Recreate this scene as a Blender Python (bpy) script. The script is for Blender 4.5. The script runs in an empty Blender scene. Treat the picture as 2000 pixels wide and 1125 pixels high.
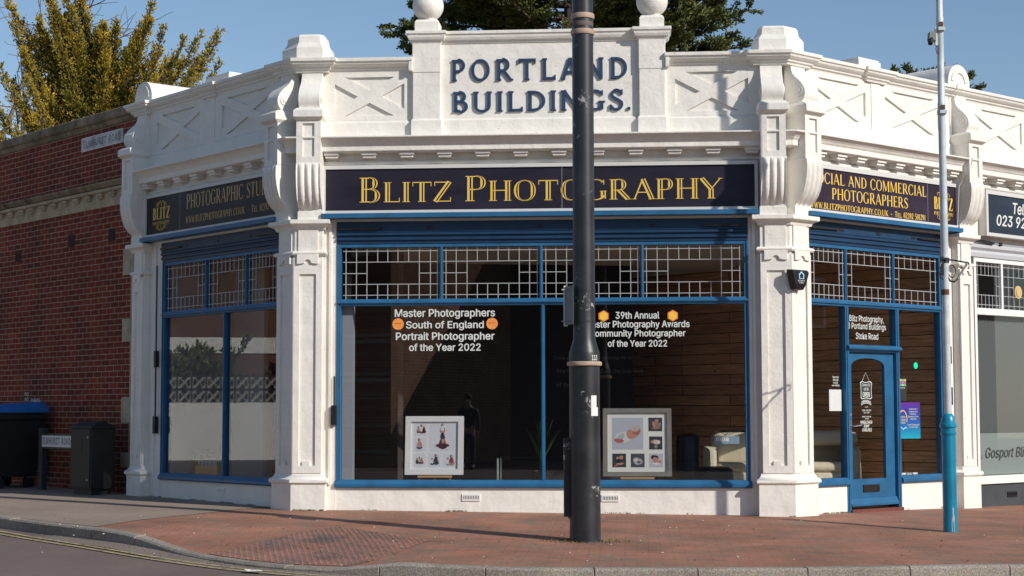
import bpy, bmesh, math, random
from mathutils import Matrix, Vector, noise
R = math.radians
random.seed(7)
S = bpy.context.scene
COL = S.collection
# ------------------------------------------------------------------ camera
cam_d = bpy.data.cameras.new('camera'); cam = bpy.data.objects.new('camera', cam_d); COL.objects.link(cam)
cam_d.sensor_width = 36.0; cam_d.lens = 36.0*3290/2000
cam_d.clip_start = 0.1; cam_d.clip_end = 600
cam.location = (0, 0, 1.29)
cam.rotation_euler = (Matrix.Rotation(R(90+4.15), 4, 'X') @ Matrix.Rotation(R(-0.135), 4, 'Z')).to_euler()
S.camera = cam
# ------------------------------------------------------------------ light
SUN_AZ = R(-39.6); SUN_EL = R(30)
sd = Vector((math.cos(SUN_AZ)*math.cos(SUN_EL), math.sin(SUN_AZ)*math.cos(SUN_EL), math.sin(SUN_EL)))
w = bpy.data.worlds.new('World'); S.world = w; w.use_nodes = True
nt = w.node_tree; bg = nt.nodes['Background']
sky = nt.nodes.new('ShaderNodeTexSky'); sky.sky_type = 'NISHITA'; sky.sun_disc = False
sky.sun_elevation = SUN_EL; sky.sun_rotation = math.atan2(sd.x, sd.y)
sky.altitude = 0; sky.air_density = 1.0; sky.dust_density = 0.3; sky.ozone_density = 2.6
nt.links.new(sky.outputs[0], bg.inputs[0]); bg.inputs[1].default_value = 0.092
sl = bpy.data.lights.new('sun', 'SUN'); sl.energy = 3.6; sl.angle = R(0.5); sl.color = (1.0, 0.94, 0.85)
so = bpy.data.objects.new('sun', sl); COL.objects.link(so); so.location = (20, -20, 30)
so.rotation_euler = sd.to_track_quat('Z', 'Y').to_euler()
S.view_settings.view_transform = 'Standard'; S.view_settings.look = 'None'
S.view_settings.exposure = 0.25; S.view_settings.gamma = 1.0

# ------------------------------------------------------------------ frames of reference
PHI = R(4.2)
DIR = {'F': (math.cos(PHI), -math.sin(PHI)), 'L': (math.cos(PHI+math.pi/4), -math.sin(PHI+math.pi/4)),
       'R': (math.cos(math.pi/4-PHI), math.sin(math.pi/4-PHI))}
ORG = {'F': (0.0, 22.5), 'L': (-2.8623, 22.7102), 'R': (3.6203, 22.2341)}
MAT = {k: Matrix.Translation((ORG[k][0], ORG[k][1], 0)) @ Matrix.Rotation(math.atan2(DIR[k][1], DIR[k][0]), 4, 'Z') for k in DIR}
MAT['W'] = Matrix.Identity(4)
def W(k, u, n=0.0):
    d = DIR[k]; o = ORG[k]
    return (o[0]+d[0]*u+d[1]*n, o[1]+d[1]*u-d[0]*n)
UL, UR = -2.87, 3.63
T22 = math.tan(math.pi/8)
KERB = [(-9.4,25.6),(-8.1,23.9),(-6.66,22.06),(-5.68,20.88),(-4.92,20.1),(-4.17,19.3),(-3.73,18.72),(-3.42,18.25),(-2.85,17.52),(-2.35,17.1),(-1.7,16.75),(-1.07,16.43),(-.3,16.2),(.48,16.13),(1.6,16.2),(2.69,16.3),(5.02,16.69),(8,17.25),(12,18.1),(18,19.5)]
KDROP = [0,0,0,0,0,.3,.75,1,1,1,.85,0,0,0,0,0,0,0,0,0]
def gplane(x, y):
    n = max((x-ORG[k][0])*DIR[k][1]-(y-ORG[k][1])*DIR[k][0] for k in 'FLR')
    return -.058-.0105*max(-12, min(x, 14))-.022*max(0, min(n, 8.5))
def gz(x, y):
    """height of the pavement"""
    best = 1e9; wv = 0
    for i in range(4, 11):
        a, b = KERB[i], KERB[i+1]
        dx, dy = b[0]-a[0], b[1]-a[1]
        t = max(0, min(1, ((x-a[0])*dx+(y-a[1])*dy)/(dx*dx+dy*dy)))
        d = math.hypot(x-a[0]-t*dx, y-a[1]-t*dy)
        if d < best: best = d; wv = KDROP[i]*(1-t)+KDROP[i+1]*t
    f = max(0, 1-best/1.9); f = f*f*(3-2*f)
    return gplane(x, y)-.10*wv*f
def rz(x, y): return gplane(x, y)-.13

# ------------------------------------------------------------------ node materials
def mat(name, col, rough=.6, metal=0, spec=.5):
    m = bpy.data.materials.new(name); m.use_nodes = True
    b = m.node_tree.nodes['Principled BSDF']
    b.inputs['Base Color'].default_value = (*col, 1); b.inputs['Roughness'].default_value = rough
    b.inputs['Metallic'].default_value = metal; b.inputs['Specular IOR Level'].default_value = spec
    return m
def N(m, t, **kw):
    n = m.node_tree.nodes.new(t)
    for k, v in kw.items():
        if k in n.inputs.keys(): n.inputs[k].default_value = v
        else: setattr(n, k, v)
    return n
def LK(m, a, b): m.node_tree.links.new(a, b)
def ramp(m, fac, stops):
    r = N(m, 'ShaderNodeValToRGB'); e = r.color_ramp.elements
    while len(e) < len(stops): e.new(.5)
    for i, (p, c) in enumerate(stops):
        e[i].position = p; e[i].color = (*c, 1) if len(c) == 3 else c
    LK(m, fac, r.inputs[0]); return r.outputs[0]
def coords(m, kind='Object', scale=(1, 1, 1), rot=(0, 0, 0)):
    tc = N(m, 'ShaderNodeTexCoord'); mp = N(m, 'ShaderNodeMapping')
    mp.inputs['Scale'].default_value = scale; mp.inputs['Rotation'].default_value = rot
    LK(m, tc.outputs[kind], mp.inputs['Vector']); return mp.outputs[0]
def noise_col(m, c1, c2, scale=4, detail=4, lo=.35, hi=.65, vec=None, rough=.6):
    v = vec or coords(m)
    n = N(m, 'ShaderNodeTexNoise', Scale=scale, Detail=detail, Roughness=rough); LK(m, v, n.inputs['Vector'])
    return ramp(m, n.outputs['Fac'], [(lo, c1), (hi, c2)])
def bump(m, h, strength=.3, dist=.01, normal=None):
    b = N(m, 'ShaderNodeBump', Strength=strength, Distance=dist); LK(m, h, b.inputs['Height'])
    if normal: LK(m, normal, b.inputs['Normal'])
    LK(m, b.outputs[0], m.node_tree.nodes['Principled BSDF'].inputs['Normal']); return b.outputs[0]
def base(m, c): LK(m, c, m.node_tree.nodes['Principled BSDF'].inputs['Base Color'])
def mixc(m, a, b, f, mode='MIX'):
    x = N(m, 'ShaderNodeMix', data_type='RGBA', blend_type=mode)
    if isinstance(f, (int, float)): x.inputs[0].default_value = f
    else: LK(m, f, x.inputs[0])
    for s, i in ((a, 6), (b, 7)):
        if isinstance(s, tuple): x.inputs[i].default_value = (*s, 1)
        else: LK(m, s, x.inputs[i])
    return x.outputs[2]

def white_paint(name, col, lump=.35, dirt=.5):
    m = mat(name, col, .62, 0, .35)
    v = coords(m)
    a = N(m, 'ShaderNodeTexNoise', Scale=2.2, Detail=6, Roughness=.6); LK(m, v, a.inputs['Vector'])
    vs = coords(m, scale=(9, 9, .8))
    b = N(m, 'ShaderNodeTexNoise', Scale=1.5, Detail=4); LK(m, vs, b.inputs['Vector'])
    dk = tuple(c*k for c, k in zip(col, (.80, .77, .72)))
    c1 = mixc(m, ramp(m, a.outputs['Fac'], [(.38, tuple(c*.93 for c in col)), (.6, col)]), dk,
              ramp(m, b.outputs['Fac'], [(.58, (0, 0, 0)), (.85, (dirt, dirt, dirt))]))
    # small flakes and chips
    f = N(m, 'ShaderNodeTexNoise', Scale=38, Detail=3); LK(m, v, f.inputs['Vector'])
    g = N(m, 'ShaderNodeTexNoise', Scale=3.1, Detail=2); LK(m, v, g.inputs['Vector'])
    mu = N(m, 'ShaderNodeMath', operation='MULTIPLY'); LK(m, f.outputs['Fac'], mu.inputs[0]); LK(m, g.outputs['Fac'], mu.inputs[1])
    base(m, mixc(m, c1, tuple(c*.55 for c in col), ramp(m, mu.outputs[0], [(.43, (0, 0, 0)), (.46, (.5, .5, .5))])))
    sp = N(m, 'ShaderNodeSeparateXYZ'); cb = N(m, 'ShaderNodeCombineXYZ'); LK(m, v, sp.inputs[0]); LK(m, sp.outputs[0], cb.inputs[0]); LK(m, sp.outputs[2], cb.inputs[1])
    wn = N(m, 'ShaderNodeTexNoise', Scale=3, Detail=3); LK(m, v, wn.inputs['Vector']); wv = N(m, 'ShaderNodeVectorMath', operation='SCALE'); wv.inputs['Scale'].default_value = .03; LK(m, wn.outputs['Color'], wv.inputs[0])
    wa = N(m, 'ShaderNodeVectorMath', operation='ADD'); LK(m, cb.outputs[0], wa.inputs[0]); LK(m, wv.outputs[0], wa.inputs[1])
    jt = N(m, 'ShaderNodeTexBrick'); LK(m, wa.outputs[0], jt.inputs['Vector'])
    for k_, x_ in (('Scale', 1), ('Brick Width', 1.13), ('Row Height', .355), ('Mortar Size', .0022), ('Mortar Smooth', .3)): jt.inputs[k_].default_value = x_
    jm = N(m, 'ShaderNodeMath', operation='MULTIPLY'); LK(m, jt.outputs['Fac'], jm.inputs[0]); LK(m, ramp(m, g.outputs['Fac'], [(.42, (0, 0, 0)), (.55, (.38, .38, .38))]), jm.inputs[1])
    base(m, mixc(m, [l.from_socket for l in m.node_tree.links if l.to_socket == m.node_tree.nodes['Principled BSDF'].inputs['Base Color']][0], tuple(c*.45 for c in col), jm.outputs[0]))
    h = N(m, 'ShaderNodeTexNoise', Scale=26, Detail=5, Roughness=.65); LK(m, v, h.inputs['Vector'])
    h2 = N(m, 'ShaderNodeTexNoise', Scale=4, Detail=2); LK(m, v, h2.inputs['Vector'])
    x1 = bump(m, h2.outputs['Fac'], .35, .05)
    bump(m, h.outputs['Fac'], lump, .012, x1)
    return m
M = {}
M['white'] = white_paint('white_masonry_paint', (.805, .775, .715), .38, .55)
M['white2'] = white_paint('white_riser_paint', (.82, .795, .735), .25, .5)
M['white_gloss'] = mat('white_gloss_paint', (.80, .79, .77), .35)
M['sign_frame'] = mat('sign_frame_white', (.62, .61, .59), .4)
def paint(name, col, rough=.38, var=.75):
    m = mat(name, col, rough)
    base(m, noise_col(m, tuple(c*var for c in col), col, 3.5, 5, .3, .6))
    n = N(m, 'ShaderNodeTexNoise', Scale=30, Detail=3); LK(m, coords(m), n.inputs['Vector']); bump(m, n.outputs['Fac'], .12, .004)
    return m
M['blue'] = paint('blue_gloss_paint', (.023, .130, .275))
M['blue_shaded'] = paint('shaded_blue_paint', (.008, .040, .100), .45)  # blue darkened to stand for the sign's shade on the shutter boxes
M['teal'] = paint('teal_gloss_paint', (.008, .24, .40), .3)
M['letter_blue'] = paint('dark_blue_letter_paint', (.022, .050, .115), .45)
M['black'] = mat('black_plastic', (.012, .012, .014), .45)
M['gold'] = mat('gold_lettering', (.78, .52, .10), .5)
M['letter_white'] = mat('white_vinyl', (.68, .71, .68), .6)
M['grey_faint'] = mat('faint_grey_vinyl', (.16, .16, .18), .7)
M['lead'] = mat('lead_came', (.40, .40, .41), .5, 0)
M['pvc'] = mat('grey_metal', (.42, .43, .44), .45, .3)
# weathered sign panels
def sign_mat(name, col, streak):
    m = mat(name, col, .4, 0, .3)
    n = N(m, 'ShaderNodeTexNoise', Scale=1.3, Detail=5, Roughness=.7); LK(m, coords(m, scale=(1, 1, 3)), n.inputs['Vector'])
    c = ramp(m, n.outputs['Fac'], [(.35, tuple(c*.75 for c in col)), (.68, tuple(c*1.35 for c in col))])
    n2 = N(m, 'ShaderNodeTexNoise', Scale=3.3, Detail=8, Roughness=.8, Distortion=1.5); LK(m, coords(m), n2.inputs['Vector'])
    base(m, mixc(m, c, (.35, .35, .38), ramp(m, n2.outputs['Fac'], [(.70, (0, 0, 0)), (.72, (streak,)*3), (.74, (0, 0, 0))])))
    return m
M['sign'] = sign_mat('dark_purple_sign_panel', (.019, .016, .028), .5)
M['sign_grey'] = sign_mat('faded_slate_sign_panel', (.018, .017, .022), .4)
M['sign_plum'] = sign_mat('plum_sign_panel', (.030, .017, .030), .3)
M['sign_slate'] = sign_mat('slate_blue_sign_panel', (.022, .032, .05), .1)
# pole paint with scrapes
m = mat('black_column_paint', (.021, .022, .027), .42)
v = coords(m)
a = N(m, 'ShaderNodeTexNoise', Scale=16, Detail=8, Roughness=.75, Distortion=.6); LK(m, v, a.inputs['Vector'])
b = N(m, 'ShaderNodeTexNoise', Scale=2.2, Detail=2); LK(m, v, b.inputs['Vector'])
mu = N(m, 'ShaderNodeMath', operation='MULTIPLY'); LK(m, a.outputs['Fac'], mu.inputs[0]); LK(m, b.outputs['Fac'], mu.inputs[1])
base(m, mixc(m, noise_col(m, (.014, .015, .019), (.032, .033, .04), 3, 6), (.40, .40, .42), ramp(m, mu.outputs[0], [(.355, (0, 0, 0)), (.375, (.8, .8, .8))])))
bump(m, a.outputs['Fac'], .12, .004)
M['column'] = m
M['tan'] = paint('rusty_cream_band', (.48, .34, .25), .6, .6)
m = mat('galvanised_pole_paint', (.56, .62, .65), .45); M['pole'] = m
base(m, noise_col(m, (.42, .47, .50), (.60, .66, .68), 5, 5)); M['rust'] = paint('rust', (.12, .05, .03), .8)
# brick wall
def brick(name, c1, c2, c3, mortar, w_=.27, h_=.092, mort=.006, plane='XZ', rot=0, dirt=.5, offs=.5, bmp=.6, bias=0):
    m = mat(name, c1, .85, 0, .25)
    tc = N(m, 'ShaderNodeTexCoord'); sp = N(m, 'ShaderNodeSeparateXYZ'); cb = N(m, 'ShaderNodeCombineXYZ')
    mp = N(m, 'ShaderNodeMapping'); mp.inputs['Rotation'].default_value = (0, 0, rot)
    if plane == 'XZ':
        LK(m, tc.outputs['Object'], sp.inputs[0]); LK(m, sp.outputs[0], cb.inputs[0]); LK(m, sp.outputs[2], cb.inputs[1]); src = cb.outputs[0]
    else: src = tc.outputs['Object']
    # wobble so that joints are not ruler straight
    wn = N(m, 'ShaderNodeTexNoise', Scale=2.5, Detail=2); LK(m, src, wn.inputs['Vector'])
    ws = N(m, 'ShaderNodeVectorMath', operation='SCALE'); ws.inputs['Scale'].default_value = .012
    LK(m, wn.outputs['Color'], ws.inputs[0])
    wa = N(m, 'ShaderNodeVectorMath', operation='ADD'); LK(m, src, wa.inputs[0]); LK(m, ws.outputs[0], wa.inputs[1])
    LK(m, wa.outputs[0], mp.inputs['Vector'])
    def bt(ca, cb_, seedoff, bi):
        t = N(m, 'ShaderNodeTexBrick'); t.offset = offs; t.offset_frequency = 2
        t.inputs['Scale'].default_value = 1; t.inputs['Brick Width'].default_value = w_; t.inputs['Row Height'].default_value = h_
        t.inputs['Mortar Size'].default_value = mort; t.inputs['Mortar Smooth'].default_value = .2; t.inputs['Bias'].default_value = bi
        t.inputs['Color1'].default_value = (*ca, 1); t.inputs['Color2'].default_value = (*cb_, 1); t.inputs['Mortar'].default_value = (*mortar, 1)
        mo = N(m, 'ShaderNodeVectorMath', operation='ADD'); mo.inputs[1].default_value = (seedoff*w_*2, seedoff*h_*4, 0)
        LK(m, mp.outputs[0], mo.inputs[0]); LK(m, mo.outputs[0], t.inputs['Vector']); return t
    A = bt(c1, c2, 0, bias); B = bt(c1, c3, 37, -.35+bias)
    n = N(m, 'ShaderNodeTexNoise', Scale=1.4, Detail=3); LK(m, mp.outputs[0], n.inputs['Vector'])
    c = mixc(m, A.outputs['Color'], B.outputs['Color'], ramp(m, n.outputs['Fac'], [(.4, (.15,)*3), (.62, (.85,)*3)]))
    g = N(m, 'ShaderNodeTexNoise', Scale=60, Detail=4); LK(m, mp.outputs[0], g.inputs['Vector'])
    c = mixc(m, c, ramp(m, g.outputs['Fac'], [(.3, (.62,)*3), (.7, (1.25,)*3)]), .8, 'MULTIPLY')
    d = N(m, 'ShaderNodeTexNoise', Scale=.9, Detail=6, Roughness=.7); LK(m, mp.outputs[0], d.inputs['Vector'])
    c = mixc(m, c, ramp(m, d.outputs['Fac'], [(.38, (1-.5*dirt,)*3), (.62, (1.1,)*3)]), .9, 'MULTIPLY')
    base(m, c)
    hh = N(m, 'ShaderNodeMath', operation='MULTIPLY_ADD'); hh.inputs[1].default_value = .35
    inv = N(m, 'ShaderNodeMath', operation='SUBTRACT'); inv.inputs[0].default_value = 1; LK(m, A.outputs['Fac'], inv.inputs[1])
    LK(m, g.outputs['Fac'], hh.inputs[0]); LK(m, inv.outputs[0], hh.inputs[2]); bump(m, hh.outputs[0], bmp, .008)
    return m
M['brick'] = brick('red_brick_wall', (.22, .036, .018), (.085, .022, .015), (.36, .085, .030), (.44, .32, .235), mort=.0065)
M['brick_house'] = brick('orange_brick_wall', (.15, .055, .028), (.09, .036, .022), (.19, .075, .038), (.24, .2, .16))
M['paving'] = brick('brick_paving', (.41, .180, .115), (.22, .175, .14), (.45, .235, .155), (.17, .125, .095), .25, .075, .0035, 'XY', PHI, .55, .5, .5)
M['tactile'] = brick('tactile_block_paving', (.33, .165, .125), (.11, .10, .10), (.36, .19, .145), (.08, .07, .06), .48, .24, .005, 'XY', R(55), .4, .5, .4)
# tarmac
def tarmac(name, c1, c2, sc=90, patch=.5):
    m = mat(name, c1, .88, 0, .3)
    v = coords(m)
    vo = N(m, 'ShaderNodeTexVoronoi', Scale=sc); LK(m, v, vo.inputs['Vector'])
    c = mixc(m, ramp(m, vo.outputs['Distance'], [(.1, c2), (.55, c1)]), vo.outputs['Color'], .10, 'OVERLAY')
    n = N(m, 'ShaderNodeTexNoise', Scale=.8, Detail=7, Roughness=.65); LK(m, v, n.inputs['Vector'])
    c = mixc(m, c, ramp(m, n.outputs['Fac'], [(.35, (.72,)*3), (.65, (1.18,)*3)]), patch, 'MULTIPLY')
    base(m, c); bump(m, vo.outputs['Distance'], .4, .004); return m
M['road'] = tarmac('road_asphalt', (.150, .118, .10), (.23, .185, .16), 150)
M['footway'] = tarmac('asphalt_footway', (.27, .21, .165), (.40, .325, .265), 75)
M['gutter'] = tarmac('gutter_gravel', (.16, .13, .11), (.40, .33, .27), 45)
M['kerb'] = tarmac('granite_kerb', (.25, .215, .18), (.46, .42, .36), 60, .9)
m = mat('worn_yellow_line', (.42, .33, .14), .8); M['yellow'] = m
n = N(m, 'ShaderNodeTexNoise', Scale=9, Detail=7, Roughness=.75); LK(m, coords(m), n.inputs['Vector'])
base(m, ramp(m, n.outputs['Fac'], [(.38, (.12, .10, .08)), (.48, (.42, .34, .17)), (.7, (.50, .42, .24))]))
# stone
m = mat('weathered_stone', (.34, .28, .20), .9, 0, .2); M['stone'] = m
v = coords(m, scale=(1, 1, .7))
a = N(m, 'ShaderNodeTexNoise', Scale=3, Detail=8, Roughness=.7); LK(m, v, a.inputs['Vector'])
base(m, ramp(m, a.outputs['Fac'], [(.32, (.065, .06, .04)), (.48, (.22, .18, .125)), (.68, (.37, .30, .215))])); bump(m, a.outputs['Fac'], .5, .02)
m = mat('quoin_stone', (.40, .34, .25), .85); M['quoin'] = m
base(m, noise_col(m, (.34, .27, .185), (.52, .43, .30), 4, 6)); 
# interior
def planks(name):
    m = mat(name, (.2, .1, .05), .6, 0, .3)
    tc = N(m, 'ShaderNodeTexCoord'); sp = N(m, 'ShaderNodeSeparateXYZ'); cb = N(m, 'ShaderNodeCombineXYZ')
    LK(m, tc.outputs['Object'], sp.inputs[0]); LK(m, sp.outputs[0], cb.inputs[0]); LK(m, sp.outputs[2], cb.inputs[1])
    t = N(m, 'ShaderNodeTexBrick'); t.offset = .37; LK(m, cb.outputs[0], t.inputs['Vector'])
    for k, x in (('Scale', 1), ('Brick Width', 1.7), ('Row Height', .17), ('Mortar Size', .006), ('Bias', -.1)): t.inputs[k].default_value = x
    t.inputs['Color1'].default_value = (.66, .38, .21, 1); t.inputs['Color2'].default_value = (.48, .26, .14, 1); t.inputs['Mortar'].default_value = (.012, .007, .004, 1)
    mp = N(m, 'ShaderNodeMapping'); mp.inputs['Scale'].default_value = (1.2, 16, 1); LK(m, cb.outputs[0], mp.inputs['Vector'])
    g = N(m, 'ShaderNodeTexNoise', Scale=2, Detail=6, Roughness=.65, Distortion=.8); LK(m, mp.outputs[0], g.inputs['Vector'])
    k = N(m, 'ShaderNodeTexVoronoi', Scale=2.3); LK(m, cb.outputs[0], k.inputs['Vector'])
    c = mixc(m, t.outputs['Color'], ramp(m, g.outputs['Fac'], [(.3, (.45,)*3), (.65, (1.3,)*3)]), .85, 'MULTIPLY')
    c = mixc(m, c, (.02, .01, .006), ramp(m, k.outputs['Distance'], [(.035, (.8,)*3), (.06, (0, 0, 0))]))
    base(m, c); return m
M['planks'] = planks('rustic_wood_planks')
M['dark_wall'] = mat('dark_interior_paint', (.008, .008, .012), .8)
M['dark_floor'] = mat('wooden_interior_floor', (.50, .38, .27), .5)
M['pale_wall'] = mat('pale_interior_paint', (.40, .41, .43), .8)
M['ceiling'] = mat('interior_ceiling', (.55, .54, .52), .9)
m = mat('cream_leather', (.62, .55, .42), .5); M['cream'] = m
n = N(m, 'ShaderNodeTexNoise', Scale=3, Detail=3, Distortion=1); LK(m, coords(m), n.inputs['Vector']); bump(m, n.outputs['Fac'], .5, .05)
M['black_leather'] = mat('black_leather', (.014, .013, .013), .4)
M['wood'] = mat('pale_wood', (.52, .30, .12), .5); M['wicker'] = paint('wicker', (.25, .11, .045), .8, .4)
# glass: thin pane that lets the sun through and mirrors the street
def glass(name, ior, tint=(.90, .93, .93), rough=0.0):
    m = bpy.data.materials.new(name); m.use_nodes = True; t = m.node_tree; t.nodes.clear()
    o = t.nodes.new('ShaderNodeOutputMaterial'); mx = t.nodes.new('ShaderNodeMixShader'); f = t.nodes.new('ShaderNodeFresnel')
    ge = t.nodes.new('ShaderNodeNewGeometry'); mr_ = t.nodes.new('ShaderNodeMapRange'); mr_.inputs[3].default_value = ior; mr_.inputs[4].default_value = 1/ior
    t.links.new(ge.outputs['Backfacing'], mr_.inputs[0]); t.links.new(mr_.outputs[0], f.inputs[0])
    tr = t.nodes.new('ShaderNodeBsdfTransparent'); tr.inputs[0].default_value = (*tint, 1)
    gl = t.nodes.new('ShaderNodeBsdfGlossy'); gl.inputs['Roughness'].default_value = rough
    nz = t.nodes.new('ShaderNodeTexNoise'); nz.inputs['Scale'].default_value = .7; nz.inputs['Detail'].default_value = 0; bp = t.nodes.new('ShaderNodeBump')
    bp.inputs['Strength'].default_value = .03; bp.inputs['Distance'].default_value = .02
    t.links.new(nz.outputs[0], bp.inputs['Height']); t.links.new(bp.outputs[0], gl.inputs['Normal'])
    t.links.new(f.outputs[0], mx.inputs[0]); t.links.new(tr.outputs[0], mx.inputs[1]); t.links.new(gl.outputs[0], mx.inputs[2]); t.links.new(mx.outputs[0], o.inputs[0])
    return m
M['glass'] = glass('window_glass', 1.45, (.98, .985, .98)); M['glass_front'] = glass('front_window_glass', 1.80, (.97, .975, .975)); M['glass_side'] = glass('side_window_glass', 1.75, (.93, .94, .94)); M['glass_old'] = glass('old_leaded_glass', 1.5, (.93, .93, .92), .01)
M['glass_table'] = glass('green_table_glass', 1.6, (.55, .8, .7))
m = mat('frosted_film', (.42, .48, .46), .9); M['frost'] = m; m.node_tree.nodes['Principled BSDF'].inputs['Base Color'].default_value = (.25, .29, .28, 1)

# ------------------------------------------------------------------ mesh builder
MW = {}
class MB:
    def __init__(s): s.v = []; s.f = []; s.mi = []; s.cur = 0
    def add(s, vs, fs):
        o = len(s.v); s.v += [tuple(p) for p in vs]; s.f += [tuple(i+o for i in f) for f in fs]; s.mi += [s.cur]*len(fs)
    def hexa(s, p):
        s.add(p, [(0, 3, 2, 1), (4, 5, 6, 7), (0, 1, 5, 4), (1, 2, 6, 5), (2, 3, 7, 6), (3, 0, 4, 7)])
    def box(s, u0, u1, n0, n1, z0, z1):
        s.hexa([(u0, -n1, z0), (u1, -n1, z0), (u1, -n0, z0), (u0, -n0, z0), (u0, -n1, z1), (u1, -n1, z1), (u1, -n0, z1), (u0, -n0, z1)])
    def prism(s, poly, z0, z1):
        n = len(poly); s.add([(x, y, z0) for x, y in poly]+[(x, y, z1) for x, y in poly],
            [tuple(range(n))[::-1], tuple(range(n, 2*n))]+[(i, (i+1) % n, n+(i+1) % n, n+i) for i in range(n)])
    def loft(s, rings, cap=True):
        n = len(rings[0]); o = []
        for r in rings: o += list(r)
        f = [(j*n+i, j*n+(i+1) % n, (j+1)*n+(i+1) % n, (j+1)*n+i) for j in range(len(rings)-1) for i in range(n)]
        if cap: f += [tuple(range(n))[::-1], tuple(range((len(rings)-1)*n, len(rings)*n))]
        s.add(o, f)
    def extr(s, poly, n0, n1):
        """polygon in (u,z) extruded between depths"""
        k = len(poly); s.add([(x, -n0, z) for x, z in poly]+[(x, -n1, z) for x, z in poly],
            [tuple(range(k)), tuple(range(k, 2*k))[::-1]]+[(i, (i+1) % k, k+(i+1) % k, k+i) for i in range(k)])
    def sweep(s, path, prof, closed=False):
        """prof: closed polygon [(n,z)], path in plan; n goes to the right of the path"""
        n = len(path); rings = []
        for i in range(n):
            p = Vector(path[i])
            a = Vector(path[i-1]) if (i > 0 or closed) else None; b = Vector(path[(i+1) % n]) if (i < n-1 or closed) else None
            d1 = (p-a).normalized() if a is not None else (b-p).normalized(); d2 = (b-p).normalized() if b is not None else d1
            n1 = Vector((d1.y, -d1.x)); n2 = Vector((d2.y, -d2.x)); k = max(.2, 1+n1.dot(n2)); mv = (n1+n2)/k
            rings.append([(p.x+mv.x*q[0], p.y+mv.y*q[0], q[1]) for q in prof])
        if closed: rings.append(rings[0])
        s.loft(rings, cap=not closed)
    def lathe(s, cx, cy, prof, seg=24):
        s.loft([[(cx+r*math.cos(2*math.pi*i/seg), cy+r*math.sin(2*math.pi*i/seg), z) for i in range(seg)] for r, z in prof])
    def tube(s, pts, r, seg=6):
        pts = [Vector(p) for p in pts]; rr = r if isinstance(r, (list, tuple)) else [r]*len(pts); rings = []
        up = None
        for i, p in enumerate(pts):
            d = ((pts[min(i+1, len(pts)-1)])-pts[max(i-1, 0)]).normalized()
            if up is None: up = Vector((0, 0, 1)) if abs(d.z) < .9 else Vector((1, 0, 0))
            x = d.cross(up).normalized(); y = x.cross(d)
            rings.append([tuple(p+x*rr[i]*math.cos(2*math.pi*k/seg)+y*rr[i]*math.sin(2*math.pi*k/seg)) for k in range(seg)])
        s.loft(rings)
    def plate(s, outer, holes, n0, n1):
        """flat plate in the (u,z) plane with holes cut through"""
        bm = bmesh.new(); loops = [outer]+holes; ed = []
        for lp in loops:
            vs = [bm.verts.new((x, 0, z)) for x, z in lp]
            ed += [bm.edges.new((vs[i], vs[(i+1) % len(vs)])) for i in range(len(vs))]
        bmesh.ops.triangle_fill(bm, use_beauty=True, use_dissolve=False, edges=ed, normal=(0, -1, 0))
        bm.verts.index_update(); vv = [v.co.copy() for v in bm.verts]; ff = [tuple(v.index for v in f.verts) for f in bm.faces]; bm.free()
        s.add([(v.x, -n1, v.z) for v in vv], ff)
        for lp in loops:
            k = len(lp); s.add([(x, -n0, z) for x, z in lp]+[(x, -n1, z) for x, z in lp], [(i, (i+1) % k, k+(i+1) % k, k+i) for i in range(k)])
    def build(s, name, mt, parent=None, k='W', bevel=0, smooth=False, loc=None, sub=0):
        me = bpy.data.meshes.new(name); me.from_pydata(s.v, [], s.f)
        bm = bmesh.new(); bm.from_mesh(me); bmesh.ops.recalc_face_normals(bm, faces=bm.faces); bm.to_mesh(me); bm.free()
        for x in (mt if isinstance(mt, (list, tuple)) else [mt]): me.materials.append(x)
        if any(s.mi): me.polygons.foreach_set('material_index', s.mi)
        o = bpy.data.objects.new(name, me); COL.objects.link(o)
        mw = MAT[k] if isinstance(k, str) else k
        if loc is not None: mw = mw @ Matrix.Translation(loc)
        o.matrix_basis = mw; MW[o] = mw
        if parent: o.parent = parent; o.matrix_parent_inverse = MW[parent].inverted()
        if smooth:
            me.polygons.foreach_set('use_smooth', [True]*len(me.polygons))
            if smooth != 'all': me.set_sharp_from_angle(angle=R(38))
        if bevel:
            b = o.modifiers.new('bevel', 'BEVEL'); b.width = bevel; b.segments = 2; b.limit_method = 'ANGLE'; b.angle_limit = R(40); b.harden_normals = False
        if sub:
            b = o.modifiers.new('sub', 'SUBSURF'); b.levels = b.render_levels = sub
        return o
def tag(o, label=None, cat=None, group=None, kind=None):
    if label: o['label'] = label
    if cat: o['category'] = cat
    if group: o['group'] = group
    if kind: o['kind'] = kind
    return o
def empty(name, loc, label, cat, group=None, rz_=0):
    o = bpy.data.objects.new(name, None); COL.objects.link(o); o.empty_display_size = .2
    m_ = Matrix.Translation(loc) @ Matrix.Rotation(rz_, 4, 'Z'); o.matrix_basis = m_; MW[o] = m_
    return tag(o, label, cat, group)
def arc(cx, cy, rx, ry, a0, a1, n):
    return [(cx+rx*math.cos(R(a0+(a1-a0)*i/n)), cy+ry*math.sin(R(a0+(a1-a0)*i/n))) for i in range(n+1)]

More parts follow.
